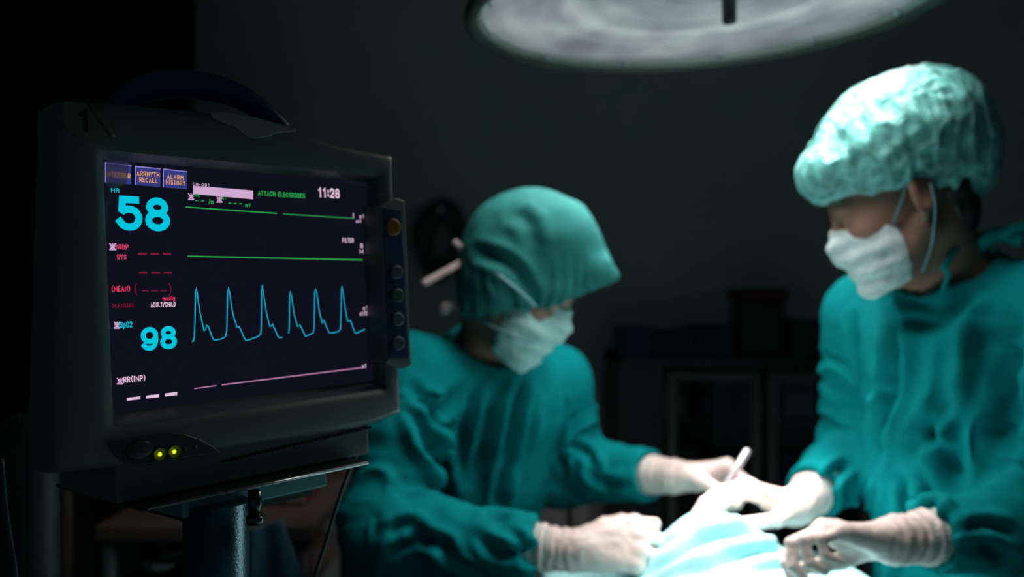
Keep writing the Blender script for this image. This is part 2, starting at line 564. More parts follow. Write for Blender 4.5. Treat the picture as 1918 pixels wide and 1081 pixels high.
# ------------------------------------------------------------------ surgical lamp
def lens_mat():
    m = bpy.data.materials.new('lamp_lens_lit')
    m.use_nodes = True
    nt = m.node_tree
    b = nt.nodes['Principled BSDF']
    b.inputs['Base Color'].default_value = (0.35, 0.36, 0.37, 1)
    b.inputs['Roughness'].default_value = 0.3
    tc = nt.nodes.new('ShaderNodeTexCoord')
    wv = nt.nodes.new('ShaderNodeTexWave')
    wv.wave_type = 'RINGS'; wv.rings_direction = 'Z'
    wv.inputs['Scale'].default_value = 5.0
    wv.inputs['Distortion'].default_value = 1.2
    wv.inputs['Detail'].default_value = 2
    nt.links.new(tc.outputs['Object'], wv.inputs['Vector'])
    n = nt.nodes.new('ShaderNodeTexNoise')
    n.inputs['Scale'].default_value = 5.5
    n.inputs['Detail'].default_value = 3
    nt.links.new(tc.outputs['Object'], n.inputs['Vector'])
    r = nt.nodes.new('ShaderNodeValToRGB')
    r.color_ramp.elements[0].position = 0.36
    r.color_ramp.elements[0].color = srgb(122, 116, 128)
    r.color_ramp.elements[1].position = 0.64
    r.color_ramp.elements[1].color = srgb(196, 204, 202)
    nt.links.new(n.outputs['Fac'], r.inputs[0])
    mx = nt.nodes.new('ShaderNodeMix')
    mx.data_type = 'RGBA'; mx.blend_type = 'MULTIPLY'
    mx.inputs[0].default_value = 0.14
    nt.links.new(r.outputs[0], mx.inputs[6])
    nt.links.new(wv.outputs['Color'], mx.inputs[7])
    ln_ = nt.nodes.new('ShaderNodeVectorMath'); ln_.operation = 'LENGTH'
    nt.links.new(tc.outputs['Object'], ln_.inputs[0])
    r2 = nt.nodes.new('ShaderNodeValToRGB')
    e = r2.color_ramp.elements
    e[0].position = .0; e[0].color = (.75, .75, .78, 1)
    e[1].position = 1.0; e[1].color = (1, 1, 1, 1)
    for p_, c_ in ((.20, .8), (.235, 1.25), (.262, .85), (.31, 1.0), (.352, .9), (.375, .7), (.386, .6)):
        q_ = e.new(p_); q_.color = (c_, c_, c_ * 1.01, 1)
    nt.links.new(ln_.outputs['Value'], r2.inputs[0])
    mx2 = nt.nodes.new('ShaderNodeMix')
    mx2.data_type = 'RGBA'; mx2.blend_type = 'MULTIPLY'
    mx2.inputs[0].default_value = 1.0
    nt.links.new(mx.outputs[2], mx2.inputs[6]); nt.links.new(r2.outputs[0], mx2.inputs[7])
    nt.links.new(mx2.outputs[2], b.inputs['Emission Color'])  # reflector mottling, bright rings and rim falloff painted into the lens glow
    b.inputs['Emission Strength'].default_value = 0.62
    return m


LS = 0.87
LC = np.array([0.290, 1.370, 1.761])
al = math.radians(3.0)
LX = np.array([math.cos(al), 0, math.sin(al)])
LZ = np.array([-math.sin(al), 0, math.cos(al)])
LY = np.cross(LZ, LX)
LAX = (LX, LY, LZ)
lp = thing('surgical_lamp', 'large round dish shaped surgical lamp hanging over the operating table', 'lamp', (LC[0], LC[1], 2.9))
MB().lathe([(0.0, 0.17), (0.09, 0.168), (0.2, 0.15), (0.3, 0.112), (0.365, 0.065), (0.4, 0.02), (0.408, 0.0), (0.402, -0.008),
            (0.392, 0.0), (0.37, 0.03), (0.29, 0.09), (0.19, 0.128), (0.08, 0.142), (0.0, 0.144)], 72, LC, (LX * LS, LY * LS, LZ * LS)).build('dish', M['lampshell'], lp)
MB().lathe([(0.392, 0.002), (0.397, -0.011), (0.407, -0.013), (0.415, -0.006), (0.416, 0.006), (0.409, 0.012), (0.40, 0.006), (0.392, 0.002)], 72, LC, (LX * LS, LY * LS, LZ * LS)).build('rim_seal', M['lamprim'], lp)
# shallow lens of ring steps
pr = []
for i in range(23):
    r = 0.389 * (1 - i / 22)
    z = 0.008 + 0.022 * (1 - (r / 0.389) ** 2) + (0.003 if i % 2 else 0)
    pr.append((r, z))
me_l = MB().lathe(pr, 72, (0, 0, 0), smooth=False)
Lm = Matrix(((LX[0], LY[0], LZ[0], LC[0]), (LX[1], LY[1], LZ[1], LC[1]), (LX[2], LY[2], LZ[2], LC[2]), (0, 0, 0, 1))) @ Matrix.Scale(LS, 4)
ln = me_l.build('lens', lens_mat(), lp)
ln.matrix_parent_inverse = WM[lp.name].inverted() @ Lm
# clear ring between lens and rim
MB().lathe([(0.399, 0.000), (0.389, 0.004), (0.390, 0.010), (0.401, 0.004)], 72, LC, (LX * LS, LY * LS, LZ * LS)).build('lens_ring', M['lampshell'], lp)
for k in range(12):
    a = 2 * math.pi * (k + 0.45) / 12
    p = LC + LX * 0.391 * LS * math.cos(a) + LY * 0.391 * LS * math.sin(a) + LZ * 0.002
    t = -LX * math.sin(a) + LY * math.cos(a)
    rr = LX * math.cos(a) + LY * math.sin(a)
    MB().tube([p - rr * 0.012, p - rr * 0.002, p + rr * 0.010], [0.004, 0.0055, 0.004], 8).build('lens_clip', M['steel'], lp)
hb = W(1366, 44, 1.357)
hd = nrm(np.array([0.01, 0, -1.0]))
MB().tube([hb - hd * 0.16, hb - hd * 0.04, hb - hd * 0.004, hb], [0.0108, 0.0108, 0.0108, 0.009], 20).build('handle', M['black'], lp)
# hub, yoke and arm up to the ceiling
MB().tube([LC + LZ * 0.12, LC + LZ * 0.20], 0.07, 28).build('hub', M['lampshell'], lp)
yk = spline([LC + LX * 0.02 + LZ * 0.20, LC + LZ * 0.30 - LY * 0.1, np.array([LC[0] - 0.1, LC[1] + 0.05, 2.28]), np.array([LC[0] - 0.35, LC[1] + 0.1, 2.33])], 8)
MB().tube(yk, 0.022, 14).build('yoke', M['lampshell'], lp)
MB().tube([yk[-1], np.array([-0.35, 1.9, 2.62])], [0.034, 0.04], 16).build('spring_arm', M['lampshell'], lp)
MB().tube([np.array([-0.35, 1.9, 2.57]), np.array([-0.35, 1.9, 2.9])], 0.05, 20).build('ceiling_post', M['lampshell'], lp)
MB().tube([np.array([-0.35, 1.9, 2.86]), np.array([-0.35, 1.9, 2.9])], 0.12, 28).build('ceiling_plate', M['lampshell'], lp)


def spot(name, p, q, watts, ang, blend, size):
    l = bpy.data.lights.new(name, 'SPOT')
    l.energy = watts
    l.spot_size = math.radians(ang)
    l.spot_blend = blend
    l.shadow_soft_size = size
    l.color = (1.0, 0.985, 0.95)
    o = bpy.data.objects.new(name, l)
    COL.objects.link(o)
    o.matrix_world = Matrix.Translation(Vector(p)) @ Vector(np.asarray(q) - np.asarray(p)).to_track_quat('-Z', 'Y').to_matrix().to_4x4()
    mw = o.matrix_world.copy()
    o.parent = lp
    o.matrix_parent_inverse = WM[lp.name].inverted()
    o.matrix_basis = mw
    return o


SITE = np.array([0.365, 1.30, 0.98])
for k in range(6):
    a = 2 * math.pi * (k + 0.5) / 6
    p = LC + LX * 0.23 * math.cos(a) + LY * 0.23 * math.sin(a) - LZ * 0.02
    spot('lamp_beam', p, SITE, LAMP_POWER, 33, 1.0, 0.06)
for k in range(9):
    a = 2 * math.pi * k / 8
    rr_ = .26 if k < 8 else 0.0
    p = LC + LX * rr_ * math.cos(a) + LY * rr_ * math.sin(a) - LZ * 0.022
    spot('lamp_spill', p, p - LZ, LAMP_SPILL, 143, 1.0, 0.09)

# ------------------------------------------------------------------ operating table, drape
tb = thing('operating_table', 'operating table hidden under the teal drape between the two surgeons', 'table', (0.3, 0.8, 0))
MB().box((0.07, 0.26, 0.80), (0.51, 1.47, 0.87)).build('mattress', M['black'], tb, 0.02)
MB().box((0.06, 0.25, 0.76), (0.52, 1.48, 0.80)).build('table_top', M['steel'], tb, 0.006)
MB().box((0.20, 0.70, 0.14), (0.38, 1.0, 0.76)).build('column', M['steel'], tb, 0.02)
MB().box((0.10, 0.45, 0.0), (0.48, 1.25, 0.14)).build('base', M['lampshell'], tb, 0.03)


def smooth(a, b, x):
    t = np.clip((x - a) / (b - a), 0, 1)
    return t * t * (3 - 2 * t)


def drape_z(x, y):
    z = 0.905 + 0 * x
    # body lying lengthwise under the cloth
    z = z + 0.035 * np.exp(-((x - 0.29) / 0.15) ** 4) * smooth(1.42, 1.30, y)
    # the raised part being worked on
    dx, dy = (x - 0.300), (y - 1.345)
    g = np.exp(-np.sqrt((dx / 0.098) ** 2 + (dy / 0.12) ** 2) ** 2.6)
    z = z + 0.058 * g
    # ridge running from it down to the camera's left
    a = np.array([0.30, 1.36]); b = np.array([0.18, 1.10])
    t = np.clip(((x - a[0]) * (b[0] - a[0]) + (y - a[1]) * (b[1] - a[1])) / ((b - a) @ (b - a)), 0, 1)
    d = np.hypot(x - a[0] - t * (b[0] - a[0]), y - a[1] - t * (b[1] - a[1]))
    z = z + 0.014 * np.exp(-(d / 0.06) ** 2)
    # folds that swing out from lower left to the right
    r = np.hypot(x - 0.47, y - 1.50)
    an = np.arctan2(y - 1.50, x - 0.47)
    ph = r * 74 + 2.0 * an + 1.3 * np.sin(7 * x + 3)
    mk = smooth(0.16, 0.24, r) * smooth(0.62, 0.46, r) * smooth(-0.02, 0.08, x)
    z = z + 0.004 * mk * np.sin(ph)
    z = z + 0.006 * np.sin(23 * x + 9 * y + 2 * np.sin(11 * y)) * smooth(1.5, 1.3, y)
    return z


nx, ny = 250, 380
UU, VV = np.meshgrid(np.linspace(-0.30, 0.80, nx), np.linspace(0.10, 1.86, ny), indexing='ij')
ox = np.maximum(0.055 - UU, 0) + np.maximum(UU - 0.525, 0)
oy = np.maximum(VV - 1.49, 0) + np.maximum(0.24 - VV, 0)
xx = np.clip(UU, 0.055, 0.525); yy = np.clip(VV, 0.24, 1.49)
zz = drape_z(xx, yy)
drop = np.maximum(ox, oy)
sd_ = 1 - np.exp(-drop * 40)
wob = 0.012 * np.sin(38 * np.where(ox >= oy, VV, UU)) * np.minimum(1, drop * 6)
on = drop > 0
xx = xx + np.where(on & (ox >= oy), np.where(UU < .3, -1, 1) * (0.012 * sd_ + wob), 0)
yy = yy + np.where(on & (ox < oy), np.where(VV > .8, 1, -1) * (0.012 * sd_ + wob), 0)
zz = zz - np.maximum(0, drop - 0.006)
V = np.stack([xx, yy, zz], -1).reshape(-1, 3)
ii, jj = np.meshgrid(np.arange(nx - 1), np.arange(ny - 1), indexing='ij')
Fq = np.stack([ii * ny + jj, (ii + 1) * ny + jj, (ii + 1) * ny + jj + 1, ii * ny + jj + 1], -1).reshape(-1, 4)
V = folds(V, Fq, [([(1215, 1078), (1270, 1048), (1335, 1012), (1400, 1000), (1440, 1012)], .010, .022),
                  ([(1235, 1040), (1255, 1018), (1290, 1002)], .008, .014),
                  ([(1290, 1080), (1350, 1058), (1420, 1036), (1480, 1040)], .008, .010),
                  ([(1250, 1000), (1300, 985), (1370, 972), (1410, 985)], .006, .006),
                  ([(1400, 1075), (1470, 1062), (1530, 1064)], .007, .008),
                  ([(1440, 1030), (1490, 1048), (1560, 1066)], .009, .016),
                  ([(1120, 1078), (1160, 1066), (1210, 1062)], .008, .010)], bvh_of(V, Fq))
V = relax(V, Fq, 1, .3)
dr = obj('surgical_drape', mesh_from(V, Fq, 'surgical_drape'), M['drape'])
sm = dr.modifiers.new('thickness', 'SOLIDIFY'); sm.thickness = 0.003; sm.offset = 1
tag(dr, 'rumpled teal cloth drape over the table, brightly lit on its raised hump', 'drape')

# ------------------------------------------------------------------ people
def frame(fwd, up=(0, 0, 1)):
    f = nrm(fwd)
    u = np.asarray(up, float); u = nrm(u - f * (u @ f))
    return f, np.cross(f, u), u       # forward, person's right, up


def hand_caps(w, d, palm, left, curls, spread=(0.10, 0.02, -0.06, -0.14), thumb=None, s=1.0):
    """capsules of a five-fingered hand: wrist w, direction d, palm normal; curls: four (mcp, pip, dip) triples in degrees"""
    x = nrm(d); z = np.asarray(palm, float); z = nrm(z - x * (z @ x))
    y = np.cross(x, z) * (-1 if left else 1)     # towards the thumb
    w = np.asarray(w, float)
    T = lambda p: w + s * (x * p[0] + y * p[1] + z * p[2])
    out = []
    kn = [(.088, .026, -.004), (.092, .006, -.006), (.087, -.014, -.004), (.079, -.032, 0.0)]
    ln = [(.043, .026, .021), (.047, .030, .022), (.043, .028, .021), (.034, .021, .019)]
    rd = [.0092, .0095, .0090, .0080]
    base = [(.018, .014, 0), (.016, .005, 0), (.016, -.006, 0), (.018, -.015, 0)]
    for i in range(4):
        out.append((T(base[i]), T(kn[i]), .0150 * s, .0118 * s, .012))
    for i in range(3):
        out.append((T(kn[i]), T(kn[i + 1]), .0105 * s, .0105 * s, .010))
    out.append((T((.03, .02, .006)), T((.06, .018, .006)), .014 * s, .012 * s, .012))
    out.append((T((.03, -.018, .005)), T((.06, -.024, .004)), .013 * s, .011 * s, .012))
    tips = []
    for i in range(4):
        p = np.array(kn[i], float); a = 0
        for j in range(3):
            a += math.radians(curls[i][j])
            sp = spread[i] * max(0.0, math.cos(a))
            q = p + ln[i][j] * nrm(np.array([math.cos(a), sp, math.sin(a)]))
            r0 = rd[i] * (1, .93, .86)[j]; r1 = rd[i] * (.93, .86, .74)[j]
            out.append((T(p), T(q), r0 * s, r1 * s, .0025 if j else .006))
            p = q
        tips.append(T(p))
    th = thumb or [(.62, .62, .45), (.85, .40, .35), (.95, .2, .25)]
    p = np.array([.020, .020, .008])
    for j, L in enumerate((.044, .034, .028)):
        q = p + L * nrm(th[j])
        out.append((T(p), T(q), (.0150, .0112, .0102)[j] * s, (.0118, .0104, .0082)[j] * s, .010 if j == 0 else .003))
        p = q
    tips.append(T(p))
    return out, tips


def glove_mesh(caps, wrist, elbow, name):
    w = np.asarray(wrist, float); e = np.asarray(elbow, float)
    ax = nrm(e - w)
    P = np.array([c[0] for c in caps] + [c[1] for c in caps] + [w + ax * 0.075])
    f = Field(P.min(0) - 0.04, P.max(0) + 0.04, 0.0019)
    f.cap(w + ax * 0.060, w, .0345, .0275, .006)
    f.cap(w, w - ax * 0.02, .0275, .021, .012)
    for a, b, ra, rb, k in caps: f.cap(a, b, ra, rb, k)
    f.cut([(w + ax * 0.052, ax)], 0.002)
    V, Q = f.mesh()
    V = relax(V, Q, 2, 0.4)
    N = vnormals(V, Q)
    t = (V - w) @ ax
    wr = np.clip((t + 0.03) / 0.06, 0, 1)
    V = V + N * (0.0011 * vnoise(V * 120, 3) * 0.6 + 0.0012 * wr * np.sin(t * 420 + 3 * vnoise(V * 40, 5)))[:, None]
    # rolled end bead
    V = V + N * (0.0020 * np.exp(-((t - 0.049) / 0.0025) ** 2))[:, None]
    return mesh_from(V, Q, name)


def cuff_mesh(wrist, elbow, name, t0=0.035, t1=0.090, r0=.0300, r1=.0365):
    w = np.asarray(wrist, float); ax = nrm(np.asarray(elbow, float) - w)
    u = nrm(np.cross(ax, (0.1, 0.2, 1.0))); v = np.cross(ax, u)
    V = []; n, k = 96, 26
    for i in range(k + 1):
        t = t0 + (t1 - t0) * i / k
        r = r0 + (r1 - r0) * (i / k) ** 0.8
        for j in range(n):
            a = 2 * math.pi * j / n
            rr = r + 0.0007 * math.cos(a * 32) + 0.0012 * math.sin(i * 0.9 + 2 * math.sin(a)) + 0.001 * math.sin(2 * a + i * .3)
            V.append(w + ax * t + rr * (math.cos(a) * u + math.sin(a) * v))
    Fq = [(i * n + j, i * n + (j + 1) % n, (i + 1) * n + (j + 1) % n, (i + 1) * n + j) for i in range(k) for j in range(n)]
    b = len(V)
    V += [w + ax * (t0 + 0.004), w + ax * t1]
    Fq += [(b, (j + 1) % n, j) for j in range(n)] + [(b + 1, k * n + j, k * n + (j + 1) % n) for j in range(n)]
    return mesh_from(V, Fq, name)


def head_into(f, o, Fw, R, U):
    H = lambda a, b, c: o + Fw * a + R * b + U * c
    B = np.array([Fw, R, U])
    f.ell(H(-.012, 0, .036), (.097, .076, .088), B, .01)
    f.ell(H(.030, 0, -.030), (.060, .061, .088), B, .03)
    f.ell(H(.034, 0, -.084), (.046, .047, .034), B, .025)
    f.cap(H(.070, -.006, -.100), H(.070, .006, -.100), .016, .016, .015)
    f.cap(H(.076, -.030, .018), H(.076, .030, .018), .013, .013, .012)
    for s in (-1, 1):
        f.ell(H(.060, s * .036, -.026), (.024, .022, .020), B, .02)
        f.cap(H(.0, s * .058, -.05), H(.045, s * .040, -.088), .016, .014, .02)
        f.ell(H(.094, s * .031, -.001), (.015, .017, .011), B, .008, 'sub')
        f.ell(H(.0745, s * .031, -.003), (.0135, .0135, .0135), B, .003)
    f.cap(H(.084, 0, .012), H(.106, 0, -.034), .0075, .0105, .010)
    f.ell(H(.108, 0, -.036), (.011, .011, .009), B, .006)
    for s in (-1, 1): f.ell(H(.096, s * .012, -.040), (.010, .0075, .0075), B, .005)
    f.cap(H(.090, -.014, -.066), H(.090, .014, -.066), .0065, .0065, .006)
    f.cap(H(.088, -.013, -.077), H(.088, .013, -.077), .0070, .0070, .005)
    for s in (-1, 1):
        eu = nrm(U * .96 - Fw * .25); ef = np.cross(R, eu)
        E = np.array([nrm(ef), nrm(R * s * .92 - Fw * .38), eu])
        c = H(-.012, s * .081, -.006)
        f.ell(c, (.018, .0065, .032), E, .006)
        f.ell(c + E[1] * .007 - E[2] * .002, (.0105, .006, .020), E, .003, 'sub')
        f.ell(H(-.002, s * .077, -.034), (.007, .006, .010), B, .006)


def person_body(P, f):
    Fw, R, U = P['hf']
    o = P['head']
    H = lambda a, b, c: o + Fw * a + R * b + U * c
    head_into(f, o, Fw, R, U)
    f.cap(H(-.022, 0, -.055), P['neck'], .054, .056, .025)
    sL, sR, hip = P['shL'], P['shR'], P['hip']
    mid = (sL + sR) / 2
    side = nrm(sR - sL)
    f.cap(P['neck'], mid - np.array([0, 0, .01]), .056, .065, .03)
    f.cap(mid + (sL - mid) * .75, mid + (sR - mid) * .75, .050, .050, .04)
    ch = mid + (hip - mid) * .22; wa = mid + (hip - mid) * .62
    f.cap(ch, wa, .098, .088, .05, side=side, sc=1.35)
    f.cap(wa, hip, .088, .100, .05, side=side, sc=1.45)
    for s, sh, el, wr in (('L', sL, P['elL'], P['wrL']), ('R', sR, P['elR'], P['wrR'])):
        f.cap(sh, el, .045, .032, .03)
        f.cap(el, wr, .032, .0245, .012)
        for a, b, ra, rb, k in P['hand' + s]:
            f.cap(a, b, ra - .0017, rb - .0017, k)
    for kn, an, s in ((P['knL'], P['anL'], -1), (P['knR'], P['anR'], 1)):
        h = hip + side * s * .085 - np.array([0, 0, .03])
        f.cap(h, kn, .080, .052, .04)
        f.cap(kn, an, .050, .036, .02)
        f.cap(an - np.array([0, 0, .045]), an + nrm(P['face'] * np.array([1, 1, 0])) * .13 - np.array([0, 0, .05]), .032, .026, .03)


def gown_mesh(P, fold_lines, name, seed):
    sL, sR, hip = P['shL'], P['shR'], P['hip']
    side = nrm(sR - sL); mid = (sL + sR) / 2
    fwd = P['face']
    pts = np.array([sL, sR, hip, P['elL'], P['elR'], P['wrL'], P['wrR']])
    hem = hip * np.array([1, 1, 0]) + np.array([0, 0, .42])
    lo = pts.min(0) - .22; hi = pts.max(0) + .15
    lo[2] = .36
    f = Field(lo, hi, .0048)
    ch = mid + (hip - mid) * .18; wa = mid + (hip - mid) * .6
    f.cap(mid + (sL - mid) * .72 - np.array([0, 0, .012]), mid + (sR - mid) * .72 - np.array([0, 0, .012]), .066, .066, .05)
    f.cap(ch + fwd * .01, wa + fwd * .015, .118, .116, .05, side=side, sc=1.36)
    f.cap(wa + fwd * .012, hip, .116, .140, .06, side=side, sc=1.36)
    f.cap(hip, hem, .140, .175, .06, side=side, sc=1.3)
    f.cap(P['neck'] - np.array([0, 0, .0]), mid - np.array([0, 0, .01]), P.get('collar', .072), .09, .05)
    for sh, el, wr in ((sL, P['elL'], P['wrL']), (sR, P['elR'], P['wrR'])):
        f.cap(sh - np.array([0, 0, .004]), el, .072, .060, .05)
        f.cap(el, wr + (el - wr) * .26, .061, .047, .03)
    f.cut([(hem, np.array([0, 0, -1.0]))], .01)
    for el, wr in ((P['elL'], P['wrL']), (P['elR'], P['wrR'])):
        ax = nrm(wr - el); q = wr - ax * .012
        f.cap(q, q + ax * .2, .062, .062, .004, 'sub')
    # neck opening
    Fw, R, U = P['hf']
    nk = P['neck']
    top = P['head'] + Fw * -.022 - U * .055
    f.cap(nk + (mid - nk) * .30, nk + nrm(top - nk) * .25, P.get('opening', .066), .095, .008, 'sub')
    V, Q = f.mesh()
    V = relax(V, Q, 3, .5)
    bvh = bvh_of(V, Q)
    N = vnormals(V, Q)
    # hanging folds on the torso, cross creases on the sleeves
    dmin = np.full(len(V), 9.0); slv = np.zeros(len(V)); tang = np.zeros(len(V))
    for sh, el, wr in ((sL, P['elL'], P['wrL']), (sR, P['elR'], P['wrR'])):
        for a, b, o in ((sh, el, 0), (el, wr, .3)):
            d, t = seg_dist(V, a, b)
            m = d < dmin
            dmin[m] = d[m]; tang[m] = o + t[m] * np.linalg.norm(b - a)
    slv = np.clip(1 - (dmin - .075) / .03, 0, 1) * (tang > .06)
    s1 = V @ side; fz = V @ fwd
    q = np.stack([s1 * 17 + .8 * vnoise(V * 6, seed + 9), fz * 17, V[:, 2] * 3.2], 1)
    tor = vnoise(q, seed) + .5 * vnoise(q * 2.1, seed + 1)
    low = np.clip((mid[2] - .02 - V[:, 2]) / .22, .25, 1)
    slv_in = slv * np.clip((dmin - .046) / .012, 0.3, 1)
    q2 = np.stack([tang * 26, s1 * 9, V[:, 2] * 9], 1) + .6 * vnoise(V * 14, seed + 4)[:, None]
    sl = 1 - 2 * np.abs(vnoise(q2, seed + 2)) + .4 * vnoise(q2 * 1.9, seed + 3)
    off = (1 - slv) * low * .0125 * tor + slv_in * .0085 * sl + .0012 * vnoise(V * 70, seed + 5)
    V = V + N * off[:, None]
    V = folds(V, Q, [(a, b * 1.0, c * 1.35) for a, b, c in fold_lines], bvh)
    V = relax(V, Q, 1, .35)
    return mesh_from(V, Q, name)


def ribbon(P, w, th, nrmv, name, material, parent):
    """flat strip of width w along P"""
    P = np.asarray(P, float)
    n0 = nrm(nrmv); mb = MB()
    V = []
    for i in range(len(P)):
        t = nrm(P[min(i + 1, len(P) - 1)] - P[max(i - 1, 0)])
        s = nrm(np.cross(t, n0)); n = np.cross(s, t)
        V += [P[i] + s * w / 2 + n * th / 2, P[i] - s * w / 2 + n * th / 2, P[i] - s * w / 2 - n * th / 2, P[i] + s * w / 2 - n * th / 2]
    k = len(P)
    Fq = [(i * 4 + j, i * 4 + (j + 1) % 4, (i + 1) * 4 + (j + 1) % 4, (i + 1) * 4 + j) for i in range(k - 1) for j in range(4)]
    Fq += [(3, 2, 1, 0), ((k - 1) * 4, (k - 1) * 4 + 1, (k - 1) * 4 + 2, (k - 1) * 4 + 3)]
    mb.add(V, Fq, 0, True)
    return mb.build(name, material, parent)


def mask_mesh(P, name, seed, side_in=.0, top=-.014):
    Fw, R, U = P['hf']; o = P['head']
    H = lambda a, b, c: o + Fw * a + R * b + U * c
    B = np.array([Fw, R, U])
    f = Field(H(.05, 0, -.06) - .11, H(.05, 0, -.06) + .11, .0021)
    f.ell(H(.040, 0, -.060), (.068, .068, .074), B, .01)
    f.cap(H(.095, 0, -.012), H(.106, 0, -.036), .010, .014, .03)
    f.cap(H(.074, -.012, -.112), H(.074, .012, -.112), .020, .020, .03)
    f.cut([(H(.024 + side_in, 0, -.06), -nrm(Fw + .10 * U)), (H(.1, 0, top + .010), nrm(U - .30 * Fw)), (H(.05, 0, P.get('chin', -.128)), nrm(-U - .15 * Fw))], .006)
    V, Q = f.mesh()
    V = relax(V, Q, 2, .5)
    N = vnormals(V, Q)
    L = (V - o) @ np.array([Fw, R, U]).T
    pl = np.sin((L[:, 2] + .06) * 2 * math.pi / .026)
    front = np.clip((L[:, 0] - .035) / .03, 0, 1)
    off = .0016 * pl * front + .0022 * vnoise(V * 45, seed) + .0010 * vnoise(V * 110, seed + 1)
    edge = np.exp(-((L[:, 2] - top + .30 * (L[:, 0] - .1)) / .004) ** 2)
    return mesh_from(V + N * off[:, None], Q, name)


def make_person(P, label, group=None):
    fc = (P['anL'] + P['anR']) / 2
    t = thing('person', label, 'person', (fc[0], fc[1], 0))
    pts = np.array([P['head'], P['hip'], P['wrL'], P['wrR'], P['elL'], P['elR'], P['anL'], P['anR'], P['shL'], P['shR']])
    tips = np.array([c[1] for c in P['handL'] + P['handR']])
    pts = np.concatenate([pts, tips])
    lo = pts.min(0) - .17; hi = pts.max(0) + .15
    lo[2] = -.02
    f = Field(lo, hi, .0036)
    person_body(P, f)
    V, Q = f.mesh()
    V = relax(V, Q, 1, .4)
    obj('body', mesh_from(V, Q, 'body'), M['skin'], t)
    # eyes, looking down under half closed lids
    Fw, R, U = P['hf']
    for s in (-1, 1):
        c = P['head'] + Fw * .0746 + R * s * .031 - U * .0040
        g = nrm(Fw * .8 - U * .6); gx = nrm(np.cross(g, R)); gy = np.cross(g, gx)
        pr = [(.0126 * math.sin(a), .0126 * math.cos(a)) for a in np.linspace(0.001, math.pi - .001, 18)]
        e = MB().lathe(pr, 24, c, (gx, gy, g)).build('eye', [M['eyewhite'], M['iris']], t)
        for p in e.data.polygons:
            if (np.array(p.center) - c) @ g > .0112: p.material_index = 1
    for s in ('L', 'R'):
        obj('glove', glove_mesh(P['hand' + s], P['wr' + s], P['el' + s], 'glove'), M['glove'], t)
        obj('knit_cuff', cuff_mesh(P['wr' + s], P['el' + s], 'knit_cuff', *P.get('cuff' + s, ())), M['cuff'], t)
    side = nrm(P['shR'] - P['shL'])
    for kn, an, s in ((P['knL'], P['anL'], -1), (P['knR'], P['anR'], 1)):
        h = P['hip'] + side * s * .085 - np.array([0, 0, .12])
        MB().tube([h, kn, an + np.array([0, 0, .05]), an + np.array([0, 0, -.035])], [.10, .078, .066, .070], 20).build('trouser_leg', M['trousers'], t)
        d = nrm(P['face'] * np.array([1, 1, 0]))
        g = Field(an - np.array([.2, .2, .15]), an + np.array([.2, .2, .08]), .006)
        a0 = np.array([an[0], an[1], .045])
        g.cap(a0 - d * .05, a0 + d * .14, .046, .042, .02)
        g.cap(a0, a0 + d * .02 + np.array([0, 0, .04]), .045, .04, .02)
        g.cut([(np.array([0, 0, .002]), np.array([0, 0, -1.0]))], .006)
        Vs, Qs = g.mesh()
        obj('shoe', mesh_from(relax(Vs, Qs, 2), Qs, 'shoe'), M['shoe'], t)
    return t


# ---- surgeon on the left: bends to the right, nearly in profile
A = {}
A['face'] = nrm((.72, -.69, 0))
A['hf'] = frame((.79, -.27, -.55), (0.0, .0, 1))
A['head'] = np.array([.016, 1.485, 1.362])
A['shR'] = W(762, 700, 1.46); A['shL'] = W(1040, 712, 1.74)
A['neck'] = (A['shR'] + A['shL']) / 2 + np.array([.012, -.02, .055])
A['hip'] = np.array([-.135, 1.72, .86])
A['elR'] = W(716, 1000, 1.34); A['wrR'] = W(1080, 1032, 1.285)
A['elL'] = W(1062, 880, 1.78); A['wrL'] = W(1266, 893, 1.565)
for s, dx in (('L', 1), ('R', -1)):
    sd = np.array([.69, .72, 0]) * dx
    A['kn' + s] = A['hip'] * (1, 1, 0) + sd * .10 + np.array([.03, -.03, .47])
    A['an' + s] = A['hip'] * (1, 1, 0) + sd * .13 + np.array([.0, .0, .09])
A['handR'], _ = hand_caps(A['wrR'], (.97, .06, .13), (.05, .80, -.55), False,
                          [(38, 48, 28), (44, 52, 30), (48, 54, 30), (52, 52, 30)], thumb=[(.7, .5, .5), (.85, .2, .5), (.9, .0, .45)])
A['handL'], tipsA = hand_caps(A['wrL'], (.95, -.22, .08), (.10, -.62, -.75), True,
                          [(46, 62, 30), (58, 70, 38), (64, 74, 40), (68, 74, 40)], thumb=[(.72, .45, .55), (.80, .05, .62), (.70, -.12, .70)])
pa = make_person(A, 'surgeon in teal gown and tied cloth cap bending right, steel instrument in one gloved hand')
fl = [([(985, 700), (960, 790), (940, 900), (930, 985)], .012, .016),
      ([(925, 745), (905, 830), (885, 900)], .011, .014),
      ([(860, 735), (800, 800), (822, 880), (838, 940)], .012, .018),
      ([(775, 730), (812, 790), (835, 880)], .010, .016),
      ([(770, 760), (800, 850), (830, 930)], .010, .013),
      ([(890, 720), (868, 800), (862, 900)], .010, .010),
      ([(1000, 760), (985, 830), (950, 900)], .012, .012),
      ([(1060, 760), (1040, 830), (1060, 880)], .010, .012),
      ([(1100, 870), (1120, 900), (1180, 910)], .008, .010),
      ([(1060, 830), (1100, 850), (1130, 900)], .008, .010),
      ([(720, 1000), (760, 985), (800, 1000)], .008, .012),
      ([(740, 1030), (790, 1010), (850, 1030)], .008, .012),
      ([(900, 1005), (930, 1030), (1000, 1040)], .008, .012),
      ([(830, 1010), (850, 1050), (900, 1070)], .008, .012),
      ([(960, 1000), (985, 1030), (1000, 1070)], .007, .010)]
obj('gown', gown_mesh(A, fl, 'gown', 21), M['gown'], pa)

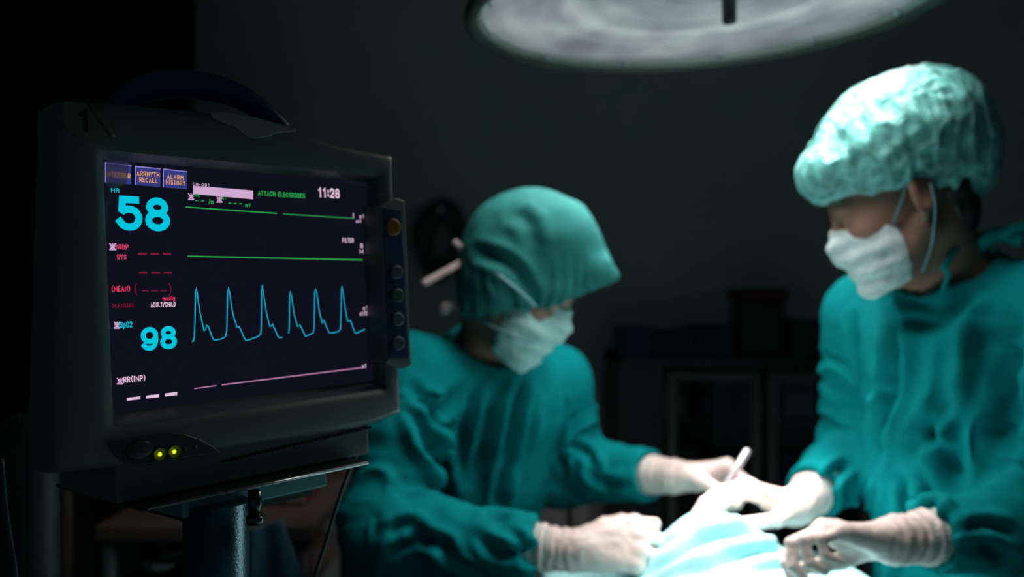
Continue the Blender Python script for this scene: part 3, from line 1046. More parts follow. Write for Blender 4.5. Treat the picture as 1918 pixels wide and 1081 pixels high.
# cloth cap: dome, slope and brim that hangs over the brow, gathered at the back
f = Field((-.20, 1.33, 1.22), (.24, 1.66, 1.54), .003)
Y = (0, 1, 0)
D0 = 1.475
pm = D0 / F
f.cap(W(1004, 440, D0), W(1040, 452, D0 - .01), 80 * pm, 72 * pm, .04, side=Y, sc=1.2)
f.cap(W(1045, 450, D0), W(1105, 505, D0 - .03), 68 * pm, 38 * pm, .04, side=Y, sc=1.3)
f.cap(W(1105, 503, D0 - .02), W(1144, 520, D0 - .03), 32 * pm, 11 * pm, .03, side=Y, sc=1.5)
f.cap(W(1000, 450, D0), W(935, 505, D0 + .02), 78 * pm, 66 * pm, .04, side=Y, sc=1.2)
f.cap(W(935, 505, D0 + .02), W(900, 565, D0 + .03), 60 * pm, 40 * pm, .04, side=Y, sc=1.3)
f.cap(W(945, 530, D0 - .01), W(1035, 548, D0 - .02), 68 * pm, 48 * pm, .04, side=Y, sc=1.28)
vd = np.array([0, 1.0, 0])
_F, _R, _U = A['hf']
f.ell(A['head'] - _F * .026 + _U * .034, (.092, .084, .090), np.array([_F, _R, _U]), .03)


def line_plane(p0, p1, d):
    """plane through two picture points, edge-on along the sight line; keeps the upper side"""
    a, b = W(*p0, d), W(*p1, d)
    n = np.cross(b - a, vd)
    if n[2] > 0: n = -n
    return (a, n)


f.cut([line_plane((1156, 528), (1000, 590), D0), line_plane((1010, 586), (850, 606), D0)], .006)
V, Q = f.mesh()
V = relax(V, Q, 4, .5)
N = vnormals(V, Q)
c0 = W(1000, 470, D0)
ang = np.arctan2(V[:, 2] - W(0, 560, D0)[2], V[:, 0] - c0[0])
down = np.clip((W(0, 470, D0)[2] - V[:, 2]) / .09, 0, 1)
gath = np.sin(V[:, 0] * 330 + 3.5 * vnoise(V * 14, 2))
off = .0016 * down * gath * (1 + .8 * vnoise(V * 20, 44)) + .0035 * vnoise(V * 16, 8) + .0012 * vnoise(V * 45, 9)
V = V + N * off[:, None]
V = folds(V, Q, [([(1000, 565), (960, 500), (890, 470)], .010, .010), ([(960, 395), (990, 420), (1000, 470)], .012, .006), ([(930, 520), (960, 560), (960, 600)], .010, .008)], bvh_of(V, Q))
obj('cloth_cap', mesh_from(V, Q, 'cloth_cap'), M['capgreen'], pa)
obj('face_mask', mask_mesh(A, 'face_mask', 31, .004, -.010), M['maskblue'], pa)
ribbon(spline([W(1004, 575, 1.392), W(960, 535, 1.374), W(905, 495, 1.40), W(872, 484, 1.47)], 6), .0055, .0014, (0.1, -1, .2), 'mask_tie', M['loop'], pa)
ribbon(spline([W(1000, 642, 1.40), W(960, 630, 1.395), W(905, 603, 1.42), W(862, 580, 1.48)], 6), .005, .0014, (0.1, -1, -.2), 'mask_tie', M['loop'], pa)
ribbon(spline([W(876, 484, 1.47), W(850, 500, 1.45), W(822, 515, 1.44), W(792, 532, 1.43)], 6), .011, .002, (0.1, -1, .3), 'tie_end', M['tie'], pa)
ribbon(spline([W(872, 480, 1.47), W(866, 468, 1.46), W(850, 452, 1.45)], 6), .011, .002, (0.1, -1, .0), 'tie_end', M['tie'], pa)
MB().tube(spline([W(872, 478, 1.462), W(879, 484, 1.456), W(872, 491, 1.462)], 5), .006, 10).build('tie_knot', M['tie'], pa)
MB().tube(spline([W(880, 584, 1.475), W(850, 572, 1.49), W(834, 576, 1.49), W(830, 590, 1.49)], 5), [.003, .003, .003, .0035, .004, .005, .006, .007, .008, .0085, .009, .0085, .008, .007, .006, .004], 10).build('tie_end', M['tie'], pa)
# steel instrument held in the far glove
p1, p0 = W(1402, 842, 1.49), W(1352, 922, 1.472)
ax = nrm(p0 - p1)
ins = MB().tube([p1, p1 + ax * .003, p1 + ax * .045, p1 + ax * .075, p1 + ax * .10, p1 + ax * .125], [.004, .0062, .0062, .0045, .003, .0008], 16).build('scalpel', M['instrument'])
tag(ins, 'slim steel instrument held upright in the left surgeon\'s far gloved hand', 'instrument')

# ---- surgeon on the right: profile to the left, bouffant cap
Bp = {}
Bp['face'] = nrm((-.9, -.44, 0))
Bp['hf'] = frame((-.89, .16, -.42), (0, 0, 1))
Bp['head'] = np.array([.556, 1.31, 1.472])
mid = W(1795, 548, 1.36)
sd = np.array([.44, -.9, 0])
Bp['shL'] = mid + sd * .185 + np.array([0, 0, -.01]); Bp['shR'] = mid - sd * .175 + np.array([0, 0, -.035])
Bp['neck'] = mid + np.array([-.035, -.02, .045])
Bp['hip'] = np.array([.745, 1.39, .88])
Bp['elR'] = W(1612, 842, 1.58); Bp['wrR'] = W(1492, 950, 1.42)
Bp['elL'] = W(1985, 985, 1.20); Bp['wrL'] = W(1672, 1012, 1.12)
for s, dx in (('L', 1), ('R', -1)):
    Bp['kn' + s] = Bp['hip'] * (1, 1, 0) + sd * dx * .10 + np.array([-.03, 0, .47])
    Bp['an' + s] = Bp['hip'] * (1, 1, 0) + sd * dx * .12 + np.array([.01, 0, .09])
Bp['handR'], _ = hand_caps(Bp['wrR'], (-.93, -.20, .34), (-.3, .0, -1), False,
                           [(26, 24, 14), (28, 26, 14), (29, 26, 16), (26, 24, 16)], thumb=[(.72, .6, .3), (.9, .3, .3), (.95, .05, .3)])
Bp['handL'], _ = hand_caps(Bp['wrL'], (-.985, -.04, .10), (.0, -.36, -.93), True,
                           [(24, 50, 30), (26, 64, 44), (24, 78, 56), (20, 84, 60)], (.03, .01, -.03, -.06), [(.80, .40, .45), (.95, .10, .30), (.97, .0, .20)], .93)
Bp['cuffL'] = (.035, .112, .0300, .038)
Bp['collar'] = .07; Bp['chin'] = -.114
pb = make_person(Bp, 'surgeon in teal gown, puffy pale green bouffant cap and white ear loop mask')
fl = [([(1660, 560), (1672, 640), (1670, 720), (1655, 800), (1640, 880)], .014, .018),
      ([(1690, 600), (1750, 605), (1810, 570)], .012, .010),
      ([(1690, 560), (1760, 575), (1840, 540)], .010, .008),
      ([(1640, 720), (1665, 770), (1650, 830)], .010, .012),
      ([(1730, 800), (1760, 840), (1790, 900)], .012, .014),
      ([(1840, 600), (1825, 700), (1800, 800), (1790, 900)], .014, .016),
      ([(1700, 850), (1740, 800), (1770, 740)], .012, .012),
      ([(1620, 930), (1610, 960), (1600, 985)], .008, .012),
      ([(1655, 900), (1648, 950), (1645, 1000)], .008, .012),
      ([(1690, 900), (1700, 950), (1712, 1000)], .008, .012),
      ([(1730, 900), (1750, 950), (1770, 990)], .008, .012),
      ([(1590, 870), (1560, 890), (1545, 930)], .008, .012),
      ([(1600, 600), (1615, 680), (1620, 760)], .010, .008),
      ([(1800, 1000), (1850, 985), (1900, 1000)], .008, .006),
      ([(1790, 1040), (1840, 1020), (1890, 1050)], .008, .006),
      ([(1885, 610), (1868, 680), (1866, 770), (1880, 860)], .022, .030),
      ([(1912, 640), (1905, 720), (1908, 820)], .020, .026),
      ([(1795, 640), (1780, 720), (1770, 790)], .014, .012)]
obj('gown', gown_mesh(Bp, fl, 'gown', 57), M['gown'], pb)

f = Field((.36, 1.16, 1.36), (.78, 1.47, 1.70), .0024)
D0 = 1.31; pm = D0 / F
f.cap(W(1552, 322, D0), W(1655, 262, D0), 54 * pm, 92 * pm, .05, side=Y, sc=1.32)
f.cap(W(1655, 262, D0), W(1728, 244, D0), 92 * pm, 100 * pm, .05, side=Y, sc=1.28)
f.cap(W(1728, 248, D0), W(1766, 290, D0), 96 * pm, 78 * pm, .05, side=Y, sc=1.22)
f.cap(W(1766, 300, D0), W(1790, 335, D0), 70 * pm, 46 * pm, .05, side=Y, sc=1.2)
_F, _R, _U = Bp['hf']
f.ell(Bp['head'] - _F * .012 + _U * .036, (.106, .085, .097), np.array([_F, _R, _U]), .03)
f.cut([[line_plane((1500, 386), (1692, 352), D0), line_plane((1692, 345), (1800, 386), D0)]], .012)
V, Q = f.mesh()
V = relax(V, Q, 4, .5)
N = vnormals(V, Q)
zz = np.clip((W(0, 330, D0)[2] - V[:, 2]) / .06, 0, 1)
cr = 1 - 2 * np.abs(vnoise(np.stack([V[:, 0] * 34 + V[:, 2] * 10, V[:, 1] * 34, V[:, 2] * 17 - V[:, 0] * 10], 1) + .5 * vnoise(V * 24, 5)[:, None], 12))
off = .0040 * cr + .0016 * vnoise(V * 60, 13) + .0017 * (1 - 2 * np.abs(vnoise(np.stack([V[:, 0] * 85 + V[:, 2] * 22, V[:, 1] * 85, V[:, 2] * 22 - V[:, 0] * 16], 1), 19))) + .0028 * zz * np.sin(V[:, 0] * 420 + V[:, 1] * 300 + 2 * vnoise(V * 30, 6))
V = V + N * off[:, None]
obj('bouffant_cap', mesh_from(V, Q, 'bouffant_cap'), M['bouffant'], pb)
obj('face_mask', mask_mesh(Bp, 'face_mask', 41, .008, -.016), M['mask'], pb)
Fw, R, U = Bp['hf']
HB = lambda a, b, c: Bp['head'] + Fw * a + R * b + U * c
for s in (1, -1):
    MB().tube(spline([HB(.036, s * .066, -.030), HB(.018, s * .078, -.008), HB(-.004, s * .086, .018), HB(-.022, s * .089, .012)], 6), .0016, 8).build('ear_loop', M['loop'], pb)
    MB().tube(spline([HB(.030, s * .062, -.108), HB(.006, s * .074, -.078), HB(-.016, s * .086, -.034), HB(-.024, s * .089, .0)], 6), .0016, 8).build('ear_loop', M['loop'], pb)
# dark hair gathered at the nape under the cap
f = Field(HB(-.07, 0, -.03) - .12, HB(-.07, 0, -.03) + .12, .003)
f.ell(HB(-.062, 0, -.010), (.042, .066, .056), np.array([Fw, R, U]), .02)
f.ell(HB(-.060, 0, -.055), (.030, .050, .035), np.array([Fw, R, U]), .02)
V, Q = f.mesh()
V = relax(V, Q, 2)
N = vnormals(V, Q)
V = V + N * (.0016 * vnoise(np.stack([V[:, 0] * 200, V[:, 1] * 200, V[:, 2] * 40], 1), 3))[:, None]
obj('hair', mesh_from(V, Q, 'hair'), M['hair'], pb)
# gown ties at the back of the neck
nb = W(1795, 480, 1.24)
MB().tube(spline([W(1764, 500, 1.262), W(1776, 512, 1.25), W(1772, 530, 1.245), W(1766, 548, 1.25)], 5), .0038, 10).build('gown_tie', M['gown'], pb)
MB().tube(spline([W(1800, 452, 1.28), W(1786, 470, 1.262), W(1772, 495, 1.256), W(1764, 503, 1.262)], 5), .0045, 10).build('gown_tie', M['gown'], pb)
MB().tube(spline([W(1830, 470, 1.30), W(1850, 446, 1.27), W(1880, 440, 1.26), W(1915, 452, 1.25)], 6), .011, 12).build('gown_tie', M['gown'], pb)
MB().tube(spline([W(1880, 445, 1.255), W(1898, 432, 1.25), W(1925, 428, 1.25), W(1950, 440, 1.26)], 6), .009, 12).build('gown_tie', M['gown'], pb)

# ------------------------------------------------------------------ patient monitor
MO = np.array([-.2157, .7606, CAMZ + .0040])
_yaw, _tilt, _roll = .8369, .0313, .0229
_u0 = np.array([math.cos(_yaw), math.sin(_yaw), 0]); _n0 = np.array([math.sin(_yaw), -math.cos(_yaw), 0])
_v0 = np.array([0, 0, math.cos(_tilt)]) - _n0 * math.sin(_tilt)
MU = _u0 * math.cos(_roll) + _v0 * math.sin(_roll)
MV = -_u0 * math.sin(_roll) + _v0 * math.cos(_roll)
MN = np.cross(MU, MV)


def ML(u, v, n=0.0):
    return MO + MU * u + MV * v + MN * n


def ml(px, py, n=0.0):
    """local (u, v) where the sight line through px, py meets the monitor plane n"""
    d = W(px, py, 1.0) - np.array([0, 0, CAMZ])
    t = ((MO + MN * n - np.array([0, 0, CAMZ])) @ MN) / (d @ MN)
    q = np.array([0, 0, CAMZ]) + d * t - MO
    return np.array([q @ MU, q @ MV])


def mp(px, py, n=0.0):
    return ML(*ml(px, py, n), n)


mon = thing('patient_monitor', 'grey cased patient monitor showing heart rate 58 in cyan, tilted on its stand', 'monitor', ML(0, -.19, -.05))


def sides(c, n=26, bow=None):
    out = []
    for i in range(4):
        a, b = np.array(c[i], float), np.array(c[(i + 1) % 4], float)
        for k in range(n): out.append(a + (b - a) * k / n)
    return out


N0 = 26
top = spline([np.array([*ml(x, y, .022), 0]) for x, y in ((120, 187), (215, 191), (310, 199), (395, 207), (470, 220), (560, 242), (640, 269), (695, 282), (740, 291))], 8)
top = np.array([top[int(round(i))] for i in np.linspace(0, len(top) - 1, N0 + 1)])[:, :2]
cBR, cBL = ml(755, 775, .022), ml(100, 890, .022)
bot = spline([np.array([*ml(x, y, .022), 0]) for x, y in ((755, 775), (690, 799), (560, 824), (400, 850), (250, 874), (100, 890))], 8)
bot = np.array([bot[int(round(i))] for i in np.linspace(0, len(bot) - 1, N0 + 1)])[:, :2]
outer = list(top[:-1]) + [top[-1] + (bot[0] - top[-1]) * k / N0 for k in range(N0)] + list(bot[:-1]) + [bot[-1] + (top[0] - bot[-1]) * k / N0 for k in range(N0)]
outer = np.array(outer)
inn = [ml(190, 280, .022), ml(716, 329, .022), ml(724, 730, .022), ml(212, 803, .022)]
inner = np.array(sides(inn, N0))
scr = np.array(sides([(-.1235, .0935), (.1235, .0935), (.1235, -.0935), (-.1235, -.0935)], N0))
ctr = outer.mean(0)


def ring(P, n, s=1.0):
    return [ML(*(ctr + (p - ctr) * s), n) for p in P]


def inset(P, d):
    return np.array([p - nrm(p - ctr) * d for p in P])


def lerp(P, Q, t): return P + (Q - P) * t


lay = [ring(outer * 1.0, -.115, .66), ring(outer, -.105, .74), ring(outer, -.045, .90), ring(outer, -.028, .985), ring(outer, -.024), ring(outer, .012),
       ring(inset(outer, .0012), .0175), ring(inset(outer, .004), .0208), ring(inset(outer, .0085), .022), ring(lerp(outer, inner, .78), .0225), ring(inner, .0205),
       ring(lerp(inner, scr, .35), .0150), ring(lerp(inner, scr, .75), .0068), ring(scr, .0004)]
V = [p for r in lay for p in r]; n = len(outer)
Fq = [(i * n + j, i * n + (j + 1) % n, (i + 1) * n + (j + 1) % n, (i + 1) * n + j) for i in range(len(lay) - 1) for j in range(n)]
mb = MB().add(V, Fq)
mb.f.append(list(range(n))); mb.mi.append(0); mb.sm.append(False)
casing = mb.build('casing', M['case'], mon)
em = casing.modifiers.new('edge', 'EDGE_SPLIT'); em.split_angle = math.radians(50)

# --- screen and what it shows
scn = MB().prism([ML(u, v, .0) for u, v in ((-.1235, .0935), (.1235, .0935), (.1235, -.0935), (-.1235, -.0935))],
                 [ML(u, v, -.004) for u, v in ((-.1235, .0935), (.1235, .0935), (.1235, -.0935), (-.1235, -.0935))]).build('screen', None, mon)
sm = bpy.data.materials.new('lit_screen')
sm.use_nodes = True
_b = sm.node_tree.nodes['Principled BSDF']
_b.inputs['Base Color'].default_value = (.004, .004, .006, 1)
_b.inputs['Roughness'].default_value = .22
_b.inputs['Emission Color'].default_value = srgb(13, 14, 26)
_b.inputs['Emission Strength'].default_value = 1.0
scn.data.materials.clear(); scn.data.materials.append(sm)

G = {}
G['cyan'] = glow('glow_cyan', srgb(0, 196, 220)); G['wave'] = glow('glow_wave', srgb(28, 160, 198)); G['green'] = glow('glow_green', srgb(44, 168, 78))
G['dgreen'] = glow('glow_dim_green', srgb(38, 132, 70)); G['pink'] = glow('glow_pink', srgb(226, 62, 108)); G['dpink'] = glow('glow_dim_pink', srgb(118, 26, 58))
G['white'] = glow('glow_white', srgb(226, 190, 218)); G['lilac'] = glow('glow_lilac', srgb(206, 168, 208)); G['blue'] = glow('glow_blue', srgb(52, 58, 128))
G['orange'] = glow('glow_orange', srgb(226, 156, 92)); G['violet'] = glow('glow_violet', srgb(140, 130, 205)); G['red'] = glow('glow_dim_red', srgb(120, 24, 50))
G['mauve'] = glow('glow_mauve', srgb(176, 124, 160))
EPS = .0006


def arc(cx, cy, rx, ry, a0, a1, n=14):
    return [(cx + rx * math.cos(math.radians(a0 + (a1 - a0) * k / n)), cy + ry * math.sin(math.radians(a0 + (a1 - a0) * k / n))) for k in range(n + 1)]


def cur(*p): return [tuple(q[:2]) for q in spline([np.array([*a, 0.0]) for a in p], 5)]


# single-line alphabet: name -> (advance width / height, strokes in a unit box)
GL = {
    '0': (.52, [arc(.5, .5, .5, .5, 90, 450, 26)]),
    '1': (.40, [[(.12, .80), (.62, 1), (.62, 0)]]),
    '2': (.52, [cur((0, .76), (.14, .94), (.5, 1), (.88, .93), (1, .74), (.88, .54), (.45, .27), (0, .0)) + [(1, 0)]]),
    '5': (.55, [[(.94, 1), (.16, 1), (.10, .55)] + cur((.10, .55), (.28, .625), (.52, .65), (.84, .57), (1, .33), (.84, .08), (.5, 0), (.18, .05), (0, .19))]),
    '8': (.55, [arc(.5, .765, .42, .235, 90, 450, 26), arc(.5, .27, .5, .27, 90, 450, 28)]),
    '9': (.55, [arc(.5, .675, .5, .325, 0, 360, 28), cur((1, .70), (1.0, .45), (.90, .17), (.68, .02), (.45, 0), (.2, .04), (.06, .15))]),
    'A': (.52, [[(0, 0), (.5, 1), (1, 0)], [(.2, .33), (.8, .33)]]),
    'B': (.5, [[(0, 0), (0, 1), (.65, 1), (.92, .87), (.92, .66), (.65, .54), (0, .54)], [(.65, .54), (1, .4), (1, .15), (.7, 0), (0, 0)]]),
    'C': (.5, [[(1, .75), (.9, .92), (.7, 1), (.3, 1), (.05, .85), (0, .7), (0, .3), (.05, .15), (.3, 0), (.7, 0), (.9, .08), (1, .25)]]),
    'D': (.5, [[(0, 0), (0, 1), (.6, 1), (.95, .8), (1, .5), (.95, .2), (.6, 0), (0, 0)]]),
    'E': (.44, [[(1, 1), (0, 1), (0, 0), (1, 0)], [(0, .52), (.85, .52)]]),
    'F': (.42, [[(1, 1), (0, 1), (0, 0)], [(0, .52), (.85, .52)]]),
    'H': (.52, [[(0, 0), (0, 1)], [(1, 0), (1, 1)], [(0, .5), (1, .5)]]),
    'I': (.12, [[(.5, 0), (.5, 1)]]),
    'L': (.42, [[(0, 1), (0, 0), (1, 0)]]),
    'M': (.64, [[(0, 0), (0, 1), (.5, .35), (1, 1), (1, 0)]]),
    'N': (.52, [[(0, 0), (0, 1), (1, 0), (1, 1)]]),
    'O': (.52, [[(.3, 0), (.05, .15), (0, .3), (0, .7), (.05, .85), (.3, 1), (.7, 1), (.95, .85), (1, .7), (1, .3), (.95, .15), (.7, 0), (.3, 0)]]),
    'P': (.48, [[(0, 0), (0, 1), (.7, 1), (1, .86), (1, .6), (.7, .46), (0, .46)]]),
    'R': (.5, [[(0, 0), (0, 1), (.7, 1), (1, .86), (1, .62), (.7, .48), (0, .48)], [(.5, .48), (1, 0)]]),
    'S': (.48, [[(1, .80), (.85, .97), (.3, 1), (.04, .86), (.04, .68), (.25, .55), (.8, .45), (1, .3), (1, .14), (.75, 0), (.2, .02), (0, .2)]]),
    'T': (.46, [[(0, 1), (1, 1)], [(.5, 1), (.5, 0)]]),
    'U': (.5, [[(0, 1), (0, .22), (.2, 0), (.8, 0), (1, .22), (1, 1)]]),
    'V': (.52, [[(0, 1), (.5, 0), (1, 1)]]),
    'Y': (.5, [[(0, 1), (.5, .48), (1, 1)], [(.5, .48), (.5, 0)]]),
    'm': (.66, [[(0, 0), (0, .66)], [(0, .58), (.25, .66), (.5, .55), (.5, 0)], [(.5, .55), (.75, .66), (1, .55), (1, 0)]]),
    'p': (.44, [[(0, -.28), (0, .66), (.7, .66), (1, .5), (1, .16), (.7, 0), (0, 0)]]),
    'g': (.44, [[(1, .66), (.3, .66), (0, .5), (0, .16), (.3, 0), (1, 0)], [(1, .66), (1, -.15), (.7, -.28), (.1, -.28)]]),
    'x': (.42, [[(0, 0), (1, .66)], [(0, .66), (1, 0)]]),
    '/': (.34, [[(0, -.05), (1, 1.05)]]),
    '-': (.36, [[(0, .45), (1, .45)]]),
    ':': (.10, [[(.5, .66), (.5, .78)], [(.5, .16), (.5, .28)]]),
    ' ': (.2, []),
    '(': (.22, [[(1, 1.08), (.3, .8), (.1, .5), (.3, .2), (1, -.08)]]),
    ')': (.22, [[(0, 1.08), (.7, .8), (.9, .5), (.7, .2), (0, -.08)]]),
}


def txt(body, x0, y0, x1, h, m, name, wt=.17, e=EPS, gap=.17):
    """stroke lettering filling the screen rectangle that starts at x0, y0 and ends under x1"""
    a = ml(x0, y0, e); top = ml(x0, y0 - h, e)[1] - a[1]
    sl = (510 - y0) / (2240 - x0)
    wid = ml(x1, y0 + sl * (x1 - x0), e)[0] - a[0]
    tot = sum(GL[c][0] for c in body) + (gap + wt) * (len(body) - 1) + wt
    kx = wid / (tot * top)                     # squeeze across
    st = wt * top
    hw = st / 2
    mb = MB()
    pen = 0.0
    for c in body:
        w, ss = GL[c]
        for sp in ss:
            P = np.array([((pen + wt / 2 + p[0] * w) * top * kx, hw + p[1] * (top - st)) for p in sp])
            k = len(P)
            V = []
            closed = np.allclose(P[0], P[-1])
            for i in range(k):
                p0 = P[i - 1] if i > 0 else (P[-2] if closed else P[0]); p1 = P[i + 1] if i < k - 1 else (P[1] if closed else P[-1])
                t0 = P[i] - p0; t1 = p1 - P[i]
                t0 = t0 / (np.linalg.norm(t0) + 1e-12); t1 = t1 / (np.linalg.norm(t1) + 1e-12)
                t = t0 + t1
                t = t / (np.linalg.norm(t) + 1e-12)
                cs = max(.55, abs(t @ t1) if np.linalg.norm(t1) > .5 else abs(t @ t0))
                hx = hw * min(1.0, kx ** .6) if kx < 1 else hw
                nn = np.array([-t[1] * hx, t[0] * hw]) / cs
                q = P[i].copy()
                if not closed and i == 0: q = q - t * hw * .55 * (1 if abs(t[0]) > abs(t[1]) else 1.8)
                if not closed and i == k - 1: q = q + t * hw * .55 * (1 if abs(t[0]) > abs(t[1]) else 1.8)
                V += [ML(a[0] + q[0] + nn[0], a[1] + q[1] + nn[1], e), ML(a[0] + q[0] - nn[0], a[1] + q[1] - nn[1], e)]
            mb.add(V, [(2 * i, 2 * i + 1, 2 * i + 3, 2 * i + 2) for i in range(k - 1)], 0, False)
        pen += w + gap + wt
    return mb.build(name, m, scn, fix=False)


def quad(pts, m, name, e=EPS):
    return MB().add([mp(x, y, e) for x, y in pts], [(0, 1, 2, 3)], 0, False).build(name, m, scn, fix=False)


def stroke(pts, w, m, name, e=EPS, par=None):
    """flat line w wide (picture-size width turned into metres on the screen)"""
    L = np.array([ml(x, y) for x, y in pts])
    wd = w * .000395
    V, Fq = [], []
    k = len(L)
    for i in range(k):
        t = L[min(i + 1, k - 1)] - L[max(i - 1, 0)]
        t = t / (np.linalg.norm(t) + 1e-12); nn = np.array([-t[1], t[0]]) * wd / 2
        if 0 < i < k - 1:
            t1 = L[i] - L[i - 1]; t1 = t1 / (np.linalg.norm(t1) + 1e-12)
            nn = nn / max(.5, abs(t @ t1))
        V += [ML(*(L[i] + nn), e), ML(*(L[i] - nn), e)]
    Fq = [(2 * i, 2 * i + 1, 2 * i + 3, 2 * i + 2) for i in range(k - 1)]
    return MB().add(V, Fq, 0, False).build(name, m, par or scn, fix=False)


def dashes(spans, y, w, m, name, sl=0.0):
    mb = MB()
    for x0, x1 in spans:
        q = [mp(x0, y + sl * (x0 - spans[0][0]) - w / 2, EPS), mp(x1, y + sl * (x1 - spans[0][0]) - w / 2, EPS), mp(x1, y + sl * (x1 - spans[0][0]) + w / 2, EPS), mp(x0, y + sl * (x0 - spans[0][0]) + w / 2, EPS)]
        mb.add(q, [(0, 1, 2, 3)], 0, False)
    return mb.build(name, m, scn, fix=False)


def crossed(x, y, w, h):
    """small crossed-out alarm mark"""
    mb = MB()

    def bar(p, q, t):
        L = np.array([ml(*p), ml(*q)]); d = nrm(L[1] - L[0]); nn = np.array([-d[1], d[0]]) * t * .000395 / 2
        mb.add([ML(*(L[0] + nn), EPS), ML(*(L[0] - nn), EPS), ML(*(L[1] - nn), EPS), ML(*(L[1] + nn), EPS)], [(0, 1, 2, 3)], 0, False)
    bar((x, y), (x + w, y + h), 2.2); bar((x + w, y), (x, y + h), 2.2)
    bar((x + .5 * w, y), (x + .5 * w, y + .3 * h), 2.0); bar((x + .1 * w, y + .95 * h), (x + .9 * w, y + .95 * h), 2.0)
    bar((x + .08 * w, y + .45 * h), (x + .25 * w, y + .45 * h), 2.2); bar((x + .75 * w, y + .45 * h), (x + .92 * w, y + .45 * h), 2.2)
    bar((x + .35 * w, y + .75 * h), (x + .65 * w, y + .75 * h), 2.0)
    return mb.build('alarm_off_mark', G['lilac'], scn, fix=False)


for q in (((197, 305), (246, 311), (246, 346), (197, 342)), ((253, 312), (300.5, 316.5), (300.5, 350.5), (253, 346.5)), ((305.5, 317), (350, 322), (350, 354.5), (305.5, 351))):
    quad(q, G['blue'], 'screen_button', .0003)
    stroke([q[3], q[0], q[1]], 1.7, G['violet'], 'button_edge')
txt('INTERBED', 198, 331, 244.5, 9.5, G['orange'], 'button_lettering')
txt('ARRHYTH', 256, 329.3, 299, 9.2, G['orange'], 'button_lettering')
txt('RECALL', 261, 341, 295, 9.2, G['orange'], 'button_lettering')
txt('ALARM', 313, 335.3, 344, 9, G['orange'], 'button_lettering')
txt('HISTORY', 311, 345.6, 347, 9, G['orange'], 'button_lettering')
txt('OR-001', 361.5, 347.6, 393, 5.5, G['lilac'], 'room_lettering')
quad(((362, 347.8), (474, 357), (474, 373.3), (362, 363.3)), G['lilac'], 'name_bar')
txt('ATTACH ELECTRODES', 483.5, 366.2, 571.5, 9.3, G['green'], 'alert_lettering')
txt('11:28', 596.5, 369.5, 636.5, 18.5, G['white'], 'clock_digits', .2, EPS, .12)
txt('HR', 208, 360, 224, 8, G['cyan'], 'heart_rate_label')
txt('58', 219, 431.5, 319.5, 65.5, G['cyan'], 'heart_rate_digits', .208, EPS, .08)
crossed(352, 362.5, 11, 12); crossed(405, 367.5, 11, 12)
txt('VPC', 364, 369, 374, 6, G['green'], 'small_lettering')
txt('ST', 416, 373.5, 424, 5.5, G['green'], 'small_lettering')
dashes(((366, 371), (377, 382)), 375.8, 1.6, G['green'], 'reading_dashes', .05)
txt('/m', 391, 382, 400, 9, G['green'], 'small_lettering')
dashes(((428, 433), (438, 443), (448, 453)), 380.3, 1.6, G['green'], 'reading_dashes', .06)
txt('mV', 459.5, 387.5, 470, 7, G['green'], 'small_lettering')
stroke([(347, 388), (518, 400)], 2.3, G['green'], 'trace_line'); stroke([(530, 401), (664, 409.5)], 2.6, G['dgreen'], 'trace_line')
stroke([(351, 480), (678, 487)], 2.6, G['green'], 'trace_line')
txt('I', 660, 408, 664, 9, G['white'], 'small_lettering'); txt('x1', 673, 409, 682.5, 7.5, G['white'], 'small_lettering')
txt('mV', 667, 417.5, 677, 6.5, G['white'], 'small_lettering'); txt('FILTER', 641.5, 454.5, 662.5, 9, G['white'], 'small_lettering')
txt('S', 674.5, 465, 680.5, 8.5, G['white'], 'small_lettering'); txt('M', 673.5, 475, 681, 7.5, G['white'], 'small_lettering')
crossed(204.5, 456, 12, 12.5)
txt('NIBP', 218, 467.5, 240.8, 10, G['pink'], 'pressure_label'); txt('SYS', 219, 486, 237.2, 9.5, G['pink'], 'pressure_label')
dashes(((258.6, 275), (282, 298), (305, 320)), 475.5, 3.8, G['dpink'], 'reading_dashes'); dashes(((260, 276), (283.5, 300), (307, 322)), 511, 3.8, G['dpink'], 'reading_dashes')
txt('(MEAN)', 209, 547, 244, 11, G['pink'], 'pressure_label')
txt('(', 252.5, 552, 257, 21, G['dpink'], 'reading_bracket', .09); txt(')', 316.5, 552, 321.5, 21, G['dpink'], 'reading_bracket', .09)
dashes(((266, 278), (283.5, 295.5), (301, 313.5)), 544.7, 2.3, G['dpink'], 'reading_dashes')
txt('mmHg', 305, 563.3, 328, 8.5, G['pink'], 'pressure_label'); txt('ADULT/CHILD', 282.6, 576.3, 329, 9.7, G['white'], 'mode_lettering')
txt('MANUAL', 211, 577.5, 253.5, 9, G['red'], 'mode_lettering')
crossed(213, 603, 11, 12.5)
txt('SpO2', 225, 614.5, 248, 11.5, G['cyan'], 'oxygen_label'); txt('98', 264.8, 658, 332, 44.5, G['cyan'], 'oxygen_digits', .21, EPS, .08)
crossed(218.5, 708, 11.5, 12)
txt('RR(IMP)', 231.5, 717.5, 272.5, 11.5, G['white'], 'breathing_label')
dashes(((238, 263), (274, 298), (309, 332)), 748.2, 5.6, G['white'], 'reading_dashes', -.118)
stroke([(363, 728), (405, 722.5)], 2.2, G['mauve'], 'trace_line'); stroke([(415, 721), (684, 688)], 2.6, G['mauve'], 'trace_line')
txt('x1', 680, 581, 689, 7.5, G['white'], 'small_lettering'); txt('x1/2', 674, 591.5, 688, 8, G['white'], 'small_lettering'); txt('x1', 678, 690, 687, 8, G['white'], 'small_lettering')
